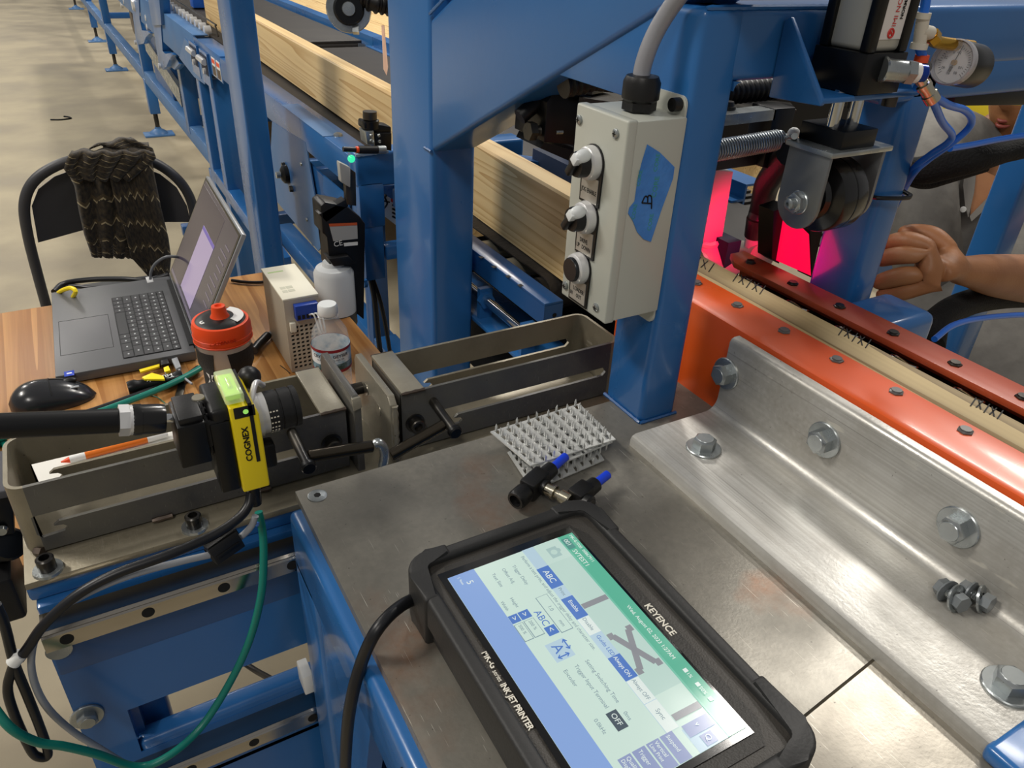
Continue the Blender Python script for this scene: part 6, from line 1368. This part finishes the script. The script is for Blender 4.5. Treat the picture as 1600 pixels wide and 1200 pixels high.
# timber stacked beyond the conveyor
for i in range(5):
    b=MB(); b.box((1.18+i*.36,2.4,.56),(1.18+i*.36+.352,9.5,.60),.002)
    tag(b.build('timber_plank',PINE),'%s pine plank of the flat layer beyond the blue conveyor'%('nearest','second','middle','fourth','farthest')[i],'timber plank','pine planks beyond the conveyor')
tag(MB().box((1.18,2.6,0),(2.98,2.7,.56),.004).build('timber_trestle',PINE),'pine trestle board carrying the planks beyond the conveyor','trestle')
tag(MB().box((1.18,8.6,0),(2.98,8.7,.56),.004).build('timber_trestle',PINE),'far pine trestle board under the end of the planks','trestle')
# boards and frame above far belt
ub=thing('upper_board','second pine board lying on the far end of the long board','timber board',(.62,3.3,1.04)); MB().box((.60,2.95,1.037),(.64,4.6,1.075),.002).build('board_body',PINE,ub)
tf=thing('blue_stop_frame','bright blue stop frame standing over the far belt','frame',(.66,3.9,.93)); MB().box((.62,3.85,.93),(.78,3.92,1.06),.004).build('stop_plate',mat('bright_blue_paint','2a66c8',.35),tf)
# chair-side and corrugated belt seen in the gantry opening
gb=thing('side_belt','black ribbed belt with blue edge right of the red lit plate','belt',(.95,1.2,.80))
MB().box((.86,.95,.80),(1.35,1.75,.81),.002).build('ribbed_belt',BELT,gb)
for i in range(26): MB().box((.86,.96+i*.03,.81),(1.35,.972+i*.03,.816)).build('belt_rib',BELT,gb)
MB().box((.84,1.752,.79),(1.5,1.79,.83),.003).build('blue_edge',BLUE,gb)
yb=thing('yellow_machine','yellow machine panel standing far behind the person','machine',AY(1500,170,1.9)); y_=1.9
MB().prism([AY(1430,150,y_),AY(1552,150,y_),AY(1552,215,y_),AY(1430,215,y_)],(0,.05,0),.004).build('yellow_panel',YEL,yb)
MB().prism([AY(1448,160,y_-.01),AY(1472,160,y_-.01),AY(1476,180,y_-.01),AY(1448,176,y_-.01)],(0,.008,0)).build('white_label',WHT,yb)
MB().box((AY(1430,215,y_).x,y_,0),(AY(1552,215,y_).x,y_+.05,AY(1552,213,y_).z)).build('machine_base',BLUE2,yb)
# ================= person =================
pe_=thing('person','person in a grey polo shirt leaning behind the blue frame, left hand gripping the post','person',(0,0,0))
hc=AD(1566,150,1.72); tcn=AD(1560,420,1.62)
pe_.location=(tcn.x,tcn.y,0); PL=V(pe_.location)
def skin(name,nodes,edges,m,sub=2):
    me=bpy.data.meshes.new(name); keys=list(nodes); me.from_pydata([tuple(V(nodes[k][0])-PL) for k in keys],[(keys.index(a),keys.index(b)) for a,b in edges],[])
    me.materials.append(m); o=bpy.data.objects.new(name,me); COL.objects.link(o); o.parent=pe_
    bm=bmesh.new(); bm.from_mesh(me); sl=bm.verts.layers.skin.verify()
    for v,k in zip(bm.verts,keys):
        r=nodes[k][1]; r=(r,r) if isinstance(r,(int,float)) else r; v[sl].radius=r; v[sl].use_root=(k==keys[0])
    bm.to_mesh(me); bm.free()
    s=o.modifiers.new('skin','SKIN'); s.use_smooth_shade=True; s.branch_smoothing=.6
    q=o.modifiers.new('sub','SUBSURF'); q.levels=sub; q.render_levels=sub; return o
vd=ray(1560,300); vd.z=0; vd.normalize(); rt=V((vd.y,-vd.x,0))
# ---- arm + hand as one surface
wr=AD(1512,424,.835); N={}
N['wrist']=(wr,(.024,.019))
N['palm0']=(AD(1478,420,.815),(.030,.015)); N['palm1']=(AD(1448,415,.805),(.034,.014))
N['fore']=(AD(1565,432,.90),.028); N['fore2']=(AD(1650,440,1.02),.038); N['elbow']=(AD(1760,455,1.18),.042); N['upper']=(AD(1755,355,1.42),.042); N['shoulder']=(AD(1700,285,1.60),.04)
E_=[('wrist','palm0'),('palm0','palm1'),('wrist','fore'),('fore','fore2'),('fore2','elbow'),('elbow','upper'),('upper','shoulder')]
F={'index':[(1446,384,.802),(1420,374,.806),(1394,378,.822),(1378,386,.84)],'middle':[(1442,404,.798),(1412,397,.804),(1386,402,.822),(1368,408,.84)],'ring':[(1442,430,.800),(1412,430,.806),(1384,438,.824),(1364,444,.84)],'little':[(1446,450,.806),(1418,455,.812),(1390,460,.828),(1368,462,.84)]}
for f,ps in F.items():
    pv='palm1'
    for k,(a,b,c) in enumerate(ps):
        n_=f+str(k); N[n_]=(AD(a,b,c),[.0128,.0112,.0102,.0088][k]*(.9 if f=='little' else 1)); E_.append((pv,n_)); pv=n_
for k,(a,b,c,r_) in enumerate(((1482,392,.822,.014),(1455,366,.832,.0115),(1425,361,.842,.0095),(1400,366,.85,.008))):
    N['th%d'%k]=(AD(a,b,c),r_); E_.append(('palm0' if k==0 else 'th%d'%(k-1),'th%d'%k))
skin('arm_and_hand',N,E_,SKIN)
# nails
for f in ('index','middle'):
    pass
# ---- torso, neck (skin) and head
hd_=AD(1566,128,1.72); nk=AD(1556,215,1.74)
ch_=AD(1552,262,1.72)
N={'chest':(AD(1556,330,1.70),(.12,.09)),'neck0':(ch_,(.062,.058)),'neck1':(AD(1556,222,1.73),(.056,.056)),'head':(AD(1562,180,1.74),(.060,.062))}
skin('neck',N,[('chest','neck0'),('neck0','neck1'),('neck1','head')],SKIN)
# head: lofted surface looking towards the camera's left, slightly down
fwd=(-vd*.85-rt*.40+V((0,0,-.12))).normalized(); upv=(Z_-fwd*Z_.dot(fwd)).normalized(); sdv=fwd.cross(upv)
mouth=AD(1570,182,1.645); HCn=mouth-fwd*.082+upv*.055
G=[];nr,na=30,40
def bump(x,c,w): return math.exp(-((x-c)/w)**2)
for i in range(nr+1):
    v=i/nr; z=-.118+.236*v; 
    wz=math.sqrt(max(0,1-((z-.012)/.128)**2)) if z>-.02 else None
    hwid=.074*(wz if wz is not None else (1-((-.02-z)/.105)**1.9*.62)); dep_=.092*(wz if wz is not None else (1-((-.02-z)/.105)**2.2*.45))
    if i==0: hwid*=.25; dep_*=.5
    row=[]
    for j in range(na):
        a=2*pi*j/na; c_,s_=cos(a),sin(a); f=dep_*(c_ if c_>0 else c_*.95); s=hwid*s_
        if c_>0:
            fr=bump(s,0,.009)
            f+=.024*fr*bump(z,-.022,.016)+.014*fr*bump(z,-.004,.02)     # nose
            f+=.006*bump(s,0,.02)*bump(z,-.062,.006)+.005*bump(s,0,.018)*bump(z,-.074,.005)-.004*bump(s,0,.024)*bump(z,-.068,.0025)
            f+=.008*bump(s,0,.018)*bump(z,-.100,.012)                     # chin
            f-=.008*(bump(s,.031,.012)+bump(s,-.031,.012))*bump(z,.014,.011)
            f+=.005*bump(z,.032,.008)*bump(s,0,.05)
        row.append(HCn+fwd*f+sdv*s+upv*z)
    G.append(row+[row[0]])
b=MB(); b.grid(G); bmesh.ops.remove_doubles(b.bm,verts=b.bm.verts[:],dist=1e-5); bmesh.ops.holes_fill(b.bm,edges=b.bm.edges[:],sides=80)
hd=b.build('head',SKIN,pe_,ang=70)
def HP(s,z,f): return HCn+fwd*f+sdv*s+upv*z
LIP=mat('lips','8a4238',.45)
for z,w_,r_ in ((-.0625,.022,.0042),(-.0735,.019,.0045)): MB().tube([HP(-w_,-.068,.074),HP(-w_*.5,z,.085),HP(0,z-.0005,.091),HP(w_*.5,z,.085),HP(w_,-.068,.074)],lambda t:r_*(.35+.65*sin(pi*t)),10,5).build('lip',LIP,hd)
for s in (-1,1):
    MB().sph(HP(s*.031,.014,.072),.0115,14).build('eye',WHT,hd); MB().sph(HP(s*.031,.014,.0795),.005,10).build('iris',INK,hd)
    MB().tube([HP(s*.018,.034,.092),HP(s*.032,.038,.089),HP(s*.045,.032,.078)],.0028,8,4).build('eyebrow',mat('brown_hair','2b1d14',.8) if 'brown_hair' not in bpy.data.materials else bpy.data.materials['brown_hair'],hd)
    MB().sph(HP(s*.074,-.008,-.004),.022,14,(.35,.8,1.3)).build('ear',SKIN,hd)
HAIR=bpy.data.materials['brown_hair']
G2=[[HCn+fwd*((q-HCn).dot(fwd)*1.06-.006)+sdv*((q-HCn).dot(sdv)*1.08)+upv*((q-HCn).dot(upv)*1.05+.004) for q in row] for row in G[15:]]
b=MB(); b.grid(G2); bmesh.ops.delete(b.bm,geom=[f for f in b.bm.faces if (f.calc_center_median()-HCn).dot(fwd)>.045 and (f.calc_center_median()-HCn).dot(upv)<.075],context='FACES'); b.build('hair',HAIR,hd)
# ---- polo shirt: lofted torso
def torso(rows,nm,m,n=44,open_=None):
    G=[]
    for (px,py,dep,wd,dp,tilt) in rows:
        c=AD(px,py,dep); row=[]
        for j in range(n+1):
            a=2*pi*j/n; fo=1+.035*sin(a*9+py*.02)+.022*sin(a*19+py*.045)+.012*sin(a*31-py*.03)
            row.append(c+rt*(wd*cos(a)*fo)-vd*(dp*sin(a)*fo)+V((0,0,tilt*cos(a))))
        G.append(row)
    b=MB(); b.grid(G); bmesh.ops.remove_doubles(b.bm,verts=b.bm.verts[:],dist=1e-6); return b.build(nm,m,pe_,ang=80)
sh=torso([(1556,246,1.735,.066,.062,.0),(1556,252,1.735,.080,.07,0),(1556,258,1.73,.125,.085,.01),(1556,268,1.73,.175,.098,.03),(1556,296,1.72,.205,.115,.04),(1556,340,1.69,.205,.130,.02),(1556,400,1.66,.200,.135,0),(1558,480,1.62,.195,.13,0),(1562,560,1.60,.195,.13,0),(1564,640,1.60,.19,.13,0)],'polo_shirt',SHIRT)
# right shoulder/upper arm sleeve going down-left, left sleeve
def slv(pts,nm):
    P=[AD(*p[:3]) for p in pts]; rs=[p[3] for p in pts]
    f=lambda t: (lambda k,fr: rs[k]+(rs[min(k+1,len(rs)-1)]-rs[k])*fr)(min(int(t*(len(rs)-1)),len(rs)-1),t*(len(rs)-1)-int(t*(len(rs)-1)))
    b=MB(); b.tube(P,f,24,6); return b.build(nm,SHIRT,pe_,ang=80)
slv([(1540,245,1.74,.06),(1492,226,1.70,.075),(1450,236,1.64,.075),(1436,280,1.60,.072),(1440,340,1.60,.070),(1450,410,1.64,.068),(1462,450,1.68,.064)],'shirt_sleeve')
slv([(1590,262,1.72,.06),(1655,268,1.65,.080),(1715,305,1.57,.078),(1750,348,1.45,.070)],'shirt_sleeve')
N={'sh':(AD(1446,300,1.60),.05),'el':(AD(1470,440,1.72),.042),'wr':(AD(1540,500,1.88),.03),'ha':(AD(1580,515,1.94),(.04,.02))}
skin('right_arm',N,[('sh','el'),('el','wr'),('wr','ha')],SKIN)
# collar + placket + button
CL=mat('collar_cloth','77736d',.9,0,bump=.5,bs=60)
def sheet(px,nm,m,th=.004): b=MB(); b.grid([[AD(*q) for q in r_] for r_ in px],th); return b.build(nm,m,sh)
sheet([[(1508,262,1.600),(1498,290,1.588),(1500,318,1.580)],[(1496,272,1.596),(1484,292,1.588),(1492,312,1.582)],[(1488,282,1.594),(1480,286,1.590),(1488,300,1.586)]][::1],'collar',CL)
MB().prism([AD(1508,258,1.590),AD(1526,262,1.585),AD(1522,300,1.570),AD(1513,340,1.555),AD(1508,322,1.560),AD(1505,290,1.575)],vd*.006).build('collar',CL,sh)
MB().prism([AD(1572,292,1.58),AD(1552,300,1.575),AD(1515,338,1.553),AD(1518,346,1.553),AD(1556,312,1.570),AD(1578,300,1.575)],vd*.006).build('collar',CL,sh)
MB().prism([AD(1522,262,1.588),AD(1562,280,1.588),AD(1556,298,1.580),AD(1516,336,1.562)],vd*.01).build('open_neck_skin',SKIN,pe_)
MB().lathe(AD(1505,327,1.552),-vd,[(0,.0058),(.002,.0058),(.0022,.003)],18).build('button',WHT,sh)
tag(MB().tube([AD(1560,153,1.30),AD(1575,160,1.30),AD(1600,161,1.30),AD(1640,158,1.30)],.0035,8,5).build('yellow_cable',YEL),'yellow cable passing in front of the face of the person','cable')
# black guard strip under the header

hp=AD(1564,610,1.60); TR=mat('dark_work_trousers','25282d',.85,0,bump=.4,bs=60)
N={'hip':(hp,(.15,.11))}; E_=[]
for s_,k in ((-1,'a'),(1,'b')):
    x=hp+rt*(.10*s_); kn=V((x.x,x.y,max(.42,hp.z-.36)))-vd*.05; N['t'+k]=(x+V((0,0,-.08)),.095); N['k'+k]=(kn,.065); N['f'+k]=(V((x.x,x.y,.10))+vd*.02,.05)
    E_+=[('hip','t'+k),('t'+k,'k'+k),('k'+k,'f'+k)]
    a=V((x.x,x.y,.045))+vd*.05; skin('shoe',{'h':(a,.045),'m':(a-vd*.13,(.042,.036)),'t':(a-vd*.20,(.034,.028))},[('h','m'),('m','t')],BLK)
skin('trousers',N,E_,TR)
MB().sph(HCn+upv*.045-fwd*.016,.088,24,(1,1.0,.95)).build('crown_hair',HAIR,hd)
